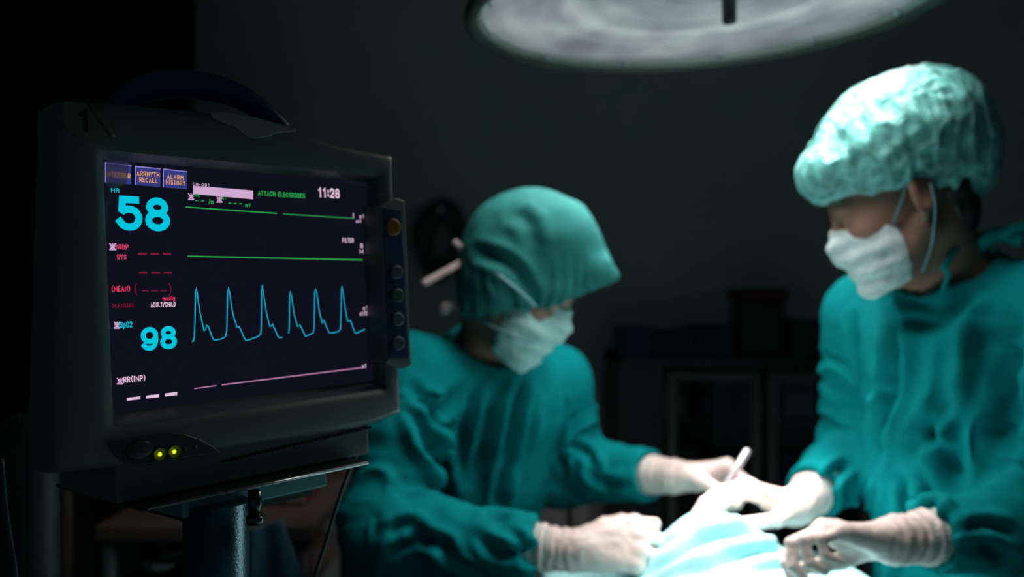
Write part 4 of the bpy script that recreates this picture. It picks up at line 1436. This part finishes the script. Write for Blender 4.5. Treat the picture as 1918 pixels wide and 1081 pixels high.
w1 = [(105, 648), (112, 646), (117, 625), (120, 545), (123, 400), (126, 378), (131, 400), (145, 500), (167, 597), (174, 585), (180, 565), (187, 570), (205, 620), (216, 641), (228, 641), (262, 632), (276, 620), (281, 590), (285, 400), (289, 373), (295, 400), (312, 510), (333, 577), (342, 572), (350, 585), (368, 628), (378, 643), (390, 641), (440, 622), (453, 610), (456, 560), (457, 390), (460, 362), (466, 400), (482, 505), (500, 575), (506, 568), (511, 560), (518, 572), (540, 622), (548, 629), (563, 626)]
w2 = [(594, 607), (597, 580), (599, 420), (603, 394), (608, 415), (622, 510), (639, 573), (650, 564), (660, 582), (680, 623), (690, 618), (718, 605), (723, 580), (726, 400), (730, 383), (736, 400), (750, 500), (765, 556), (773, 541), (780, 560), (798, 602), (812, 605), (845, 598), (856, 586), (859, 500), (861, 385), (863, 368), (868, 390), (880, 480), (893, 547), (905, 541), (914, 560), (930, 604), (940, 605), (980, 586)]
for w in (w1, w2):
    stroke([(320 + x / 2.702, 400 + y / 2.702) for x, y in w], 2.5, G['wave'], 'pulse_wave', .0007)

# --- key panel on the right edge
K = lambda pts, n: [mp(x, y, n) for x, y in pts]
kp_o = [(713, 383), (742, 371), (759, 376), (771, 685), (756, 691), (724, 680)]
loc = [ml(x, y, .026) for x, y in kp_o]
kp = MB().prism([ML(*p, .026) for p in loc], [ML(*p, -.012) for p in loc]).build('key_panel', M['case'], mon, .0015)
kp_i = [(718.5, 389), (752, 394.5), (765, 671), (727.5, 672.5)]
li = [ml(x, y, .0268) for x, y in kp_i]
MB().prism([ML(*p, .0268) for p in li], [ML(*p, .0255) for p in li]).build('key_inlay', M['keyblue'], kp, .0004)
for (x, y, rx, ry, m) in ((736, 425, 14, 16, 'keyorange'), (742, 510, 12, 13, 'keygrey'), (744, 553.5, 12, 13, 'keygreen'), (744.5, 598, 12, 13, 'keygrey'), (745.5, 643, 12, 13, 'keygrey')):
    c = ml(x, y, .0275); ru = abs(ml(x + rx, y, .0275)[0] - c[0]); rv = abs(ml(x, y - ry, .0275)[1] - c[1])
    mb = MB(); V = []
    for h, s in ((.0265, 1), (.0282, 1), (.0288, .9), (.0289, .6), (.0284, .0)):
        V += [ML(c[0] + ru * s * math.cos(a), c[1] + rv * s * math.sin(a), h) for a in np.linspace(0, 2 * math.pi, 24, endpoint=False)]
    mb.add(V, [(i * 24 + j, i * 24 + (j + 1) % 24, (i + 1) * 24 + (j + 1) % 24, (i + 1) * 24 + j) for i in range(4) for j in range(24)])
    k = mb.build('key', M[m], kp)
    if m == 'keyorange': k['label'] = 'orange round key'
    if m == 'keygreen': k['label'] = 'green round key'
mb = MB()
for y in (402, 472, 488, 533, 581, 626):     # tiny key captions as small raised print strips
    a, b = ml(728, y, .0270), ml(750, y + 2, .0270)
    mb.add([ML(a[0], a[1], .0271), ML(b[0], a[1], .0271), ML(b[0], a[1] - .0012, .0271), ML(a[0], a[1] - .0012, .0271)], [(0, 1, 2, 3)], 0, False)
mb.build('key_caption', M['keygrey'], kp, fix=False)['kind'] = 'stuff'

# --- handle, catch, number tag
hp = spline([mp(x, y, -.014) for x, y in ((214, 214), (238, 184), (280, 165), (335, 158), (395, 164), (445, 180), (490, 207), (532, 244))], 8)
MB().tube(hp, [.0075 + .004 * math.sin(math.pi * i / (len(hp) - 1)) for i in range(len(hp))], 16, up=MN, flat=1.0).build('carry_handle', M['handle'], mon)
tp = [(392, 208), (430, 210), (475, 219), (520, 231), (556, 241), (554, 247), (520, 249), (503, 256), (484, 260), (468, 258), (455, 250), (440, 236), (415, 229), (397, 219)]
MB().prism(K(tp, .0246), K(tp, .018)).build('handle_catch', M['tab'], mon, .0012)
gp = [(121, 189), (169, 194), (192, 226), (213, 252), (211, 264), (201, 267), (165, 263), (140, 252), (122, 238)]
ntag = MB().prism(K(gp, .0252), K(gp, .0240)).build('number_tag', M['tag'], mon, .0003)
MB().tube([mp(168, 193, .0262), mp(190, 224, .0275), mp(209, 250, .0275), mp(213, 256, .0262)], .0016, 8).build('curled_edge', M['tag'], ntag)
sp_scn = scn
scn = ntag
_e = EPS
txt('1', 146, 245, 172, 41, M['blackpaint'], 'tag_digit', .2, .0256)
scn = sp_scn
# --- control plate with lamps
cp = [(200, 829), (205, 826), (245, 819), (290, 812), (320, 810), (345, 813), (375, 823), (400, 837), (415, 849), (340, 860), (271, 872), (247, 872), (228, 865), (211, 849)]
pl = MB().prism(K(cp, .0238), K(cp, .020)).build('control_plate', M['plate'], mon, .0012)


def disc(px, py, rx, ry, n0, n1, m, name, par, ringw=None):
    c = ml(px, py, n1); ru = abs(ml(px + rx, py, n1)[0] - c[0]); rv = abs(ml(px, py - ry, n1)[1] - c[1])
    V = []
    prof = [(1, n0), (1, n1 - .0003), (.93, n1), (.0, n1)] if ringw is None else [(1, n0), (1, n1), (.85, n1 + .0003), (ringw, n1), (ringw, n0)]
    for s, h in prof:
        V += [ML(c[0] + ru * s * math.cos(a), c[1] + rv * s * math.sin(a), h) for a in np.linspace(0, 2 * math.pi, 28, endpoint=False)]
    return MB().add(V, [(i * 28 + j, i * 28 + (j + 1) % 28, (i + 1) * 28 + (j + 1) % 28, (i + 1) * 28 + j) for i in range(len(prof) - 1) for j in range(28)]).build(name, m, par)


disc(262, 844, 24, 17, .0235, .0252, M['plate'], 'power_button', pl)
disc(262, 844, 26, 19, .0235, .0246, M['black'], 'button_ring', pl, .9)
ledc = glow('led_yellow_green', srgb(205, 232, 40), 1.5)
cup = mat('led_cup', (.20, .20, .012), .4, noise=.05, nscale=80)
for x, y in ((299, 851), (326, 846)):
    c = ml(x, y, .0242)
    r = .0023
    V = []
    for s, h in ((1.45, .0236), (1.65, .0252), (1.45, .0250), (1.05, .0240), (.0, .0239)):
        V += [ML(c[0] + .0031 * s * math.cos(a), c[1] + .0029 * s * math.sin(a), h) for a in np.linspace(0, 2 * math.pi, 28, endpoint=False)]
    MB().add(V, [(i * 28 + j, i * 28 + (j + 1) % 28, (i + 1) * 28 + (j + 1) % 28, (i + 1) * 28 + j) for i in range(4) for j in range(28)]).build('light_cup', cup, pl)
    pr = [(.0015 * math.sin(a), .0014 * math.cos(a)) for a in np.linspace(.001, math.pi / 2, 8)]
    MB().lathe(pr, 20, ML(c[0], c[1], .0246), (MU, MV, MN)).build('indicator_light', ledc, pl)
for x, y in ((345, 841), (366, 838)):
    disc(x, y, 4, 4, .0236, .0243, M['black'], 'dark_indicator', pl)

# --- lower module of the casing, seam and vent slots
bm_ = [ml(216, 878, .010), ml(700, 780, .010), ml(692, 850, .010), ml(218, 946, .010)]
u0, u1 = bm_[0][0], bm_[2][0]; v0 = (bm_[3][1] + bm_[2][1]) / 2; v1 = v0 + .034
MB().prism([ML(u0, v1, .010), ML(u1, v1, .010), ML(u1, v0, .010), ML(u0, v0, .010)], [ML(u0, v1, -.09), ML(u1, v1, -.09), ML(u1, v0, -.09), ML(u0, v0, -.09)]).build('lower_module', M['case'], mon, .002)
mb = MB()
for i in range(34):
    t = i / 33
    x = 415 + (690 - 415) * t; y = 864.5 + (800.5 - 864.5) * t
    a, b = ml(x, y - 1.8, .0105), ml(x + 5.2, y + 1.8, .0105)
    mb.prism([ML(a[0], a[1], .0115), ML(b[0], a[1], .0115), ML(b[0], b[1], .0115), ML(a[0], b[1], .0115)], [ML(a[0], a[1], .009), ML(b[0], a[1], .009), ML(b[0], b[1], .009), ML(a[0], b[1], .009)])
mb.build('vent_slots', M['blackpaint'], mon)['kind'] = 'stuff'
# --- loose clear film left round the screen
MB().prism(K([(203, 289), (228, 292), (240, 300), (241, 318), (237, 345), (214, 352), (199, 350), (198, 310)], .004), K([(203, 289), (228, 292), (240, 300), (241, 318), (237, 345), (214, 352), (199, 350), (198, 310)], .0037)).build('film_corner', M['frost'], mon)
MB().prism(K([(206, 286), (260, 290), (320, 293), (316, 297), (255, 303), (205, 302)], .013), K([(206, 286), (260, 290), (320, 293), (316, 297), (255, 303), (205, 302)], .0126)).build('film_strip', M['film'], mon)
for pts in ([(189, 500), (190, 440), (197, 380), (212, 352), (214, 356), (203, 392), (198, 450), (196, 520)], [(190, 700), (200, 735), (216, 770), (231, 795), (226, 800), (208, 775), (194, 740)],
            [(590, 324), (640, 331), (692, 347), (699, 353), (690, 352), (640, 338)], [(236, 786), (330, 776), (420, 766), (418, 770), (330, 782), (240, 794)], [(440, 762), (560, 744), (690, 718), (700, 722), (600, 744), (445, 769)]):
    MB().prism(K(pts, .0205), K(pts, .0202)).build('film_strip', M['film'], mon)

# ------------------------------------------------------------------ the stand under it
pd = ML(0.0, -.2, -.045)
st = thing('monitor_stand', 'blue grey column stand with a flat tray carrying the patient monitor', 'stand', (pd[0], pd[1], 0))
nF = .034
a, b = ml(266, 962, nF), ml(690, 857, nF)
vt = (a[1] + b[1]) / 2
ta, tb_ = a[0], b[0]
v_top = v0 - .0008


def slab(u0, u1, va, vb, n0, n1, name, m, bev):
    return MB().prism([ML(u0, vb, n1), ML(u1, vb, n1), ML(u1, va, n1), ML(u0, va, n1)], [ML(u0, vb, n0), ML(u1, vb, n0), ML(u1, va, n0), ML(u0, va, n0)]).build(name, m, st, bev)


tray = slab(ta, tb_, v_top - .003, v_top, -.12, nF, 'tray', M['black'], .0015)
MB().tube([ML(ta + .004, v_top - .0018, nF), ML(tb_ - .001, v_top - .0018, nF)], .0013, 12).build('tray_lip', M['steel'], tray)
a, b = ml(341, 953, .016), ml(612, 889, .016)
c, d_ = ml(341, 977, .016), ml(614, 908, .016)
slab(a[0], b[0], (c[1] + d_[1]) / 2, v_top - .003, -.10, .016, 'bracket', M['bracket'], .002)
slab(a[0] + .01, b[0] - .008, (c[1] + d_[1]) / 2 - .007, (c[1] + d_[1]) / 2, -.09, .008, 'bracket_plate', M['case2'], .0015)
vb = (c[1] + d_[1]) / 2
dp = 0.715
pc = W(405, 990, dp)
MB().tube([np.array([pc[0], pc[1], .1]), np.array([pc[0], pc[1], 1.172])], .0252, 40).build('column', M['stand'], st)
kk = W(477, 948, .70)
MB().tube([kk + np.array([0, 0, .012]), kk - np.array([0, 0, .009])], .0052, 20).build('clamp_screw', M['knob'], st)
MB().tube([kk - np.array([0, 0, .0075]), kk - np.array([0, 0, .0085]), kk - np.array([0, 0, .0130]), kk - np.array([0, 0, .0140])], [.0062, .0068, .0068, .0060], 20).build('clamp_knob', M['knob'], st)
for k in range(5):
    an = 2 * math.pi * k / 5 + .3
    e = np.array([pc[0] + .27 * math.cos(an), pc[1] + .27 * math.sin(an), .075])
    MB().tube([np.array([pc[0], pc[1], .10]), e], [.028, .018], 12).build('foot', M['stand'], st)
    q = np.array([-math.sin(an), math.cos(an), 0])
    MB().tube([e * (1, 1, 0) + np.array([0, 0, .030]) - q * .012, e * (1, 1, 0) + np.array([0, 0, .030]) + q * .012], .030, 20).build('caster', M['black'], st)
cb = MB().tube(spline([W(668, 852, .86), W(655, 880, .86), W(636, 930, .85), W(612, 1010, .84), W(590, 1081, .83), W(570, 1180, .82)], 6), .0018, 10).build('monitor_cable', M['cable'])
tag(cb, 'thin dark cable hanging down from the right end of the monitor tray', 'cable')

# ------------------------------------------------------------------ things along the back wall and behind
cx0, cx1 = W(1160, 0, 2.75)[0], W(1640, 0, 2.75)[0]
zt = W(0, 672, 2.75)[2]
cab = thing('instrument_cabinet', 'dark low cabinet with two framed glass doors behind the surgeons', 'cabinet', ((cx0 + cx1) / 2, 3.0, 0))
mb = MB()
y0, y1 = 2.75, 3.2
xa = W(1250, 0, 2.75)[0]
for lo, hi in (((cx0, y0, 0), (cx0 + .02, y1, zt)), ((cx1 - .02, y0, 0), (cx1, y1, zt)), ((cx0, y0 - .01, zt - .025), (cx1, y1, zt)), ((cx0, y1 - .015, 0), (cx1, y1, zt)), ((cx0, y0, 0), (cx1, y1, .10)), ((cx0, y0 + .005, 0), (xa - .01, y0 + .02, zt - .02))):
    mb.box(lo, hi)
mb.build('carcass', M['cabinet'], cab)
for z in (.42, .68, .93):
    MB().box((cx0 + .02, y0 + .03, z - .008), (cx1 - .02, y1 - .02, z + .008)).build('shelf', M['cabinet'], cab)
xm = W(1430, 0, 2.75)[0]
for x0, x1 in ((xa, xm - .012), (xm + .012, cx1 - .02)):
    mb = MB(); t = .026; zb, zz_ = .12, zt - .04
    mb.box((x0, y0 - .012, zb), (x0 + t, y0 + .008, zz_)).box((x1 - t, y0 - .012, zb), (x1, y0 + .008, zz_)).box((x0 + t, y0 - .012, zz_ - t), (x1 - t, y0 + .008, zz_)).box((x0 + t, y0 - .012, zb), (x1 - t, y0 + .008, zb + t))
    dd = mb.build('door', M['cabframe'], cab)
    MB().box((x0 + t, y0 - .003, zb + t), (x1 - t, y0 + .001, zz_ - t)).build('pane', M['glass'], dd)
    hx = x1 - .013 if x0 < xm - .1 else x0 + .013
    MB().tube([(hx, y0 - .028, .62), (hx, y0 - .028, .74)], .006, 10).build('handle', M['steel'], dd)


def carton(px0, px1, pyt, pyb, d, dep, m, name, label, cat, group=None, bev=.004):
    a, b = W(px0, pyt, d), W(px1, pyb, d)
    lid = MB().box((a[0], d, zt + .0008), (b[0], d + dep, a[2])).build(name, m, None, bev)
    tag(lid, label, cat, group)
    return lid


carton(1163, 1226, 614, 672, 2.8, .22, M['bluebox'], 'carton', 'blue carton at the left end of the cabinet top', 'box')
carton(1230, 1300, 619, 672, 2.8, .2, M['bluebox2'], 'carton', 'dark blue carton second from the left on the cabinet top', 'box')
carton(1304, 1376, 612, 672, 2.8, .22, M['bluebox2'], 'carton', 'dark blue carton just left of the red lidded bin', 'box')
carton(1484, 1535, 600, 672, 2.8, .2, M['cabinet'], 'carton', 'black carton at the right of the red lidded bin', 'box')
bx0, bx1 = W(1386, 0, 2.8)[0], W(1480, 0, 2.8)[0]
bz = W(0, 562, 2.8)[2]
bn = thing('waste_bin', 'dark bin with a red lid on the cabinet top', 'bin', ((bx0 + bx1) / 2, 2.9, zt))
MB().box((bx0 + .008, 2.81, zt + .0008), (bx1 - .008, 2.98, bz)).build('bin_body', M['black'], bn, .012)
MB().box((bx0, 2.80, bz), (bx1, 2.99, W(0, 541, 2.8)[2])).build('lid', M['redlid'], bn, .01)
i = 0
for nm, z, xs in (('top', .9395, (.46, .60, .72, .86, .97)), ('middle', .6895, (.50, .64, .80, .95)), ('bottom', .4295, (.48, .66, .84))):
    k_b = 0
    for x in xs:
        if not (cx0 + .1 < x < cx1 - .12): continue
        h = (.10, .14, .08, .12)[i % 4]
        o = MB().box((x, 2.84, z), (x + .085, 3.02, z + h)).build('supply_box', M[('greybox', 'bluebox', 'case2')[i % 3]], None, .004)
        tag(o, f"{('pale grey', 'blue', 'dark')[i % 3]} supply box, {('first', 'second', 'third', 'fourth', 'fifth')[k_b]} from the left on the cabinet's {nm} shelf", 'box', 'supply boxes behind the cabinet glass')
        k_b += 1
        i += 1

# grey machine with a round dial between the left surgeon's arms
sx0, sx1 = W(930, 0, 2.5)[0], W(1110, 0, 2.5)[0]
sz = W(0, 885, 2.5)[2]
mc = thing('suction_machine', 'grey floor machine with a round dark dial behind the left surgeon', 'machine', ((sx0 + sx1) / 2, 2.6, 0))
MB().box((sx0, 2.5, .07), (sx1, 2.85, sz)).build('housing', M['greybox'], mc, .03)
dc = W(988, 945, 2.5)
MB().lathe([(.034, 0), (.034, .012), (.028, .016), (0, .016)], 28, dc, (np.array([1, 0, 0.]), np.array([0, 0, 1.]), np.array([0, -1., 0]))).build('dial', M['black'], mc)
MB().box((W(1062, 0, 2.5)[0], 2.494, .2), (W(1072, 0, 2.5)[0], 2.502, sz - .03)).build('panel_gap', M['black'], mc)
for x in (sx0 + .04, sx1 - .04):
    for y in (2.54, 2.81):
        MB().tube([(x - .015, y, .035), (x + .015, y, .035)], .035, 16).build('caster', M['black'], mc)

# trolley low behind the monitor stand
tr = thing('supply_trolley', 'brown topped trolley low behind the monitor stand', 'trolley', (-.62, 1.75, 0))
tx0, tx1 = W(175, 0, 1.6)[0], W(585, 0, 1.6)[0]
tz = W(0, 985, 1.6)[2]
MB().box((tx0, 1.6, tz - .03), (tx1, 2.05, tz)).build('trolley_top', M['brown'], tr, .006)
MB().box((tx0 + .01, 1.61, .79), (tx1 - .01, 2.03, .80)).build('middle_shelf', M['brown'], tr, .003)
MB().box((tx0, 1.6, .28), (tx1, 2.05, .31)).build('lower_shelf', M['brown'], tr, .006)
MB().box((tx0, 2.03, tz), (tx1, 2.05, tz + .07)).build('back_panel', M['brown'], tr, .004)
for x in (tx0 + .02, tx1 - .02):
    for y in (1.62, 2.03):
        MB().tube([(x, y, .06), (x, y, tz - .03)], .014, 14).build('leg', M['case2'], tr)
        MB().tube([(x - .012, y, .03), (x + .012, y, .03)], .03, 16).build('caster', M['black'], tr)
rb0, rb1 = W(470, 0, 1.75)[0], W(604, 0, 1.75)[0]
rz1 = W(0, 915, 1.75)[2]
rb = thing('sharps_container', 'red container with a pale label on the trolley, partly behind the monitor bracket', 'container', ((rb0 + rb1) / 2, 1.85, tz))
rbx = (rb0, rb1 - .005)
MB().box((rb0, 1.75, tz + .001), (rb1 - .03, 1.92, rz1)).build('container_body', M['red'], rb, .01)
MB().box((W(535, 0, 1.745)[0], 1.745, max(W(0, 958, 1.745)[2], tz + .006)), (W(570, 0, 1.745)[0], 1.752, W(0, 925, 1.745)[2])).build('label_sheet', M['whitepaper'], rb, .001)
MB().box((rb0 - .004, 1.745, rz1), (rb1 - .026, 1.925, rz1 + .012)).build('lid', M['red'], rb, .004)
bw = thing('steel_basin', 'small round steel basin on the middle shelf of the trolley', 'basin', (W(305, 0, 1.70)[0], 1.70, .80))
bc = np.array([W(305, 0, 1.70)[0], 1.70, .801])
# cloth over the trolley's front edge
q = [W(468, 992, 1.585), W(528, 972, 1.585), W(575, 1110, 1.585), W(470, 1110, 1.585)]
V, Fq = [], []
for i in range(15):
    for j in range(21):
        s, t = i / 14, j / 20
        p = (q[0] * (1 - s) + q[1] * s) * (1 - t) + (q[3] * (1 - s) + q[2] * s) * t
        V.append(p + np.array([0, -.008 * math.sin(9 * s + 2 * t) * (0.2 + t), 0]))
Fq = [(i * 21 + j, (i + 1) * 21 + j, (i + 1) * 21 + j + 1, i * 21 + j + 1) for i in range(14) for j in range(20)]
tw = obj('hanging_cloth', mesh_from(V, Fq, 'hanging_cloth'), M['towel'])
m_ = tw.modifiers.new('thickness', 'SOLIDIFY'); m_.thickness = .004
tag(tw, 'faded blue cloth hanging over the trolley front, right of the stand column', 'cloth')
pr = [(.0, .004), (.025, .004), (.031, .016), (.036, .042), (.039, .044), (.034, .016), (.027, .0), (.0, .0)]
MB().lathe(pr, 36, bc).build('bowl', M['steel'], bw)

# tall pole and dark curtain at the left
ds = thing('drip_stand', 'plain upright pole of a drip stand left of the trolley', 'stand', (W(125, 0, 2.0)[0], 2.0, 0))
px_ = W(125, 0, 2.0)[0]
MB().tube([(px_, 2.0, .05), (px_, 2.0, 1.25)], .014, 16).build('pole', M['brown'], ds)
for k in range(4):
    a = k * math.pi / 2 + .4
    MB().tube([(px_, 2.0, .06), (px_ + .22 * math.cos(a), 2.0 + .22 * math.sin(a), .035)], [.014, .01], 10).build('foot', M['steel'], ds)
    MB().tube([(px_ + .22 * math.cos(a) - .01, 2.0 + .22 * math.sin(a), .022), (px_ + .22 * math.cos(a) + .01, 2.0 + .22 * math.sin(a), .022)], .022, 14).build('caster', M['black'], ds)
V = []
n_, k_ = 160, 6
for i in range(n_ + 1):
    for j in range(k_ + 1):
        x = -2.2 + 1.25 * i / n_
        V.append((x, 2.75 + .045 * math.sin(i * .42) + .015 * math.sin(i * .17 + j), .04 + 2.68 * j / k_))
Fq = [(i * (k_ + 1) + j, (i + 1) * (k_ + 1) + j, (i + 1) * (k_ + 1) + j + 1, i * (k_ + 1) + j + 1) for i in range(n_) for j in range(k_)]
cu = obj('privacy_curtain', mesh_from(V, Fq, 'privacy_curtain'), M['curtain'])
m_ = cu.modifiers.new('thickness', 'SOLIDIFY'); m_.thickness = .004
tag(cu, 'dark pleated curtain hanging at the far left behind the monitor', 'curtain')
MB_r = MB().tube([(-2.25, 2.75, 2.745), (-.9, 2.75, 2.745)], .012, 12)
for x in (-2.2, -1.55, -.95): MB_r.tube([(x, 2.75, 2.745), (x, 2.75, 2.9)], .006, 8)
rl = MB_r.build('curtain_rail', M['steel'])
tag(rl, 'thin steel rail under the ceiling carrying the dark curtain', 'rail')

# rounded grey housing at the lower left edge
eq = thing('equipment_housing', 'rounded dark grey equipment housing at the lower left, in front of the curtain', 'equipment', (W(48, 0, .88)[0], .88, 0))
f = Field((-.62, .74, .0), (-.36, 1.02, 1.26), .006)
pa_, pb_ = W(60, 0, .82)[0], 0
f.cap((W(48, 840, .88)[0], .88, W(0, 830, .88)[2]), (W(48, 840, .88)[0], .88, .05), .030, .033, .02, side=(1, 0, 0), sc=1.0)
f.cut([(np.array([0, 0, .06]), np.array([0, 0, -1.0]))], .01)
V, Q = f.mesh()
obj('housing', mesh_from(relax(V, Q, 2), Q, 'housing'), M['housing'], eq)
MB().tube([(W(48, 0, .88)[0], .88, .0), (W(48, 0, .88)[0], .88, .07)], .05, 24).build('foot_ring', M['black'], eq)
hx = W(20, 0, .76)
cb = MB().tube(spline([W(2, 860, .78), W(10, 950, .77), W(20, 1020, .765), W(30, 1090, .76), W(36, 1200, .76)], 6), .0022, 10).build('monitor_lead', M['cable'])
tag(cb, 'thin teal grey lead hanging at the lower left edge beside the dark housing', 'cable')

# dark coiled hose hung on the back wall behind the left surgeon's head
hk = thing('breathing_hose', 'dark coiled hose hung on the back wall behind the left surgeon', 'hose', (W(830, 440, 3.3)[0], 3.3, 1.3))
hc = W(828, 440, 3.33)
P = []
for i in range(64):
    a = i * .3
    P.append(hc + np.array([(.065 + .03 * math.sin(i * .17)) * math.cos(a), .0 - i * .0006, (.10 + .03 * math.cos(i * .13)) * math.sin(a) - .0008 * i]))
MB().tube(P, .016, 10).build('coil', M['hose'], hk)
MB().tube([hc + np.array([0, .07, .09]), hc + np.array([0, -.05, .09])], .010, 10).build('wall_hook', M['steel'], hk)
MB().tube(spline([P[-1], P[-1] + np.array([.08, 0, -.05]), P[-1] + np.array([.10, 0, -.2]), P[-1] + np.array([.06, 0, -.4])], 6), .016, 10).build('tail', M['hose'], hk)
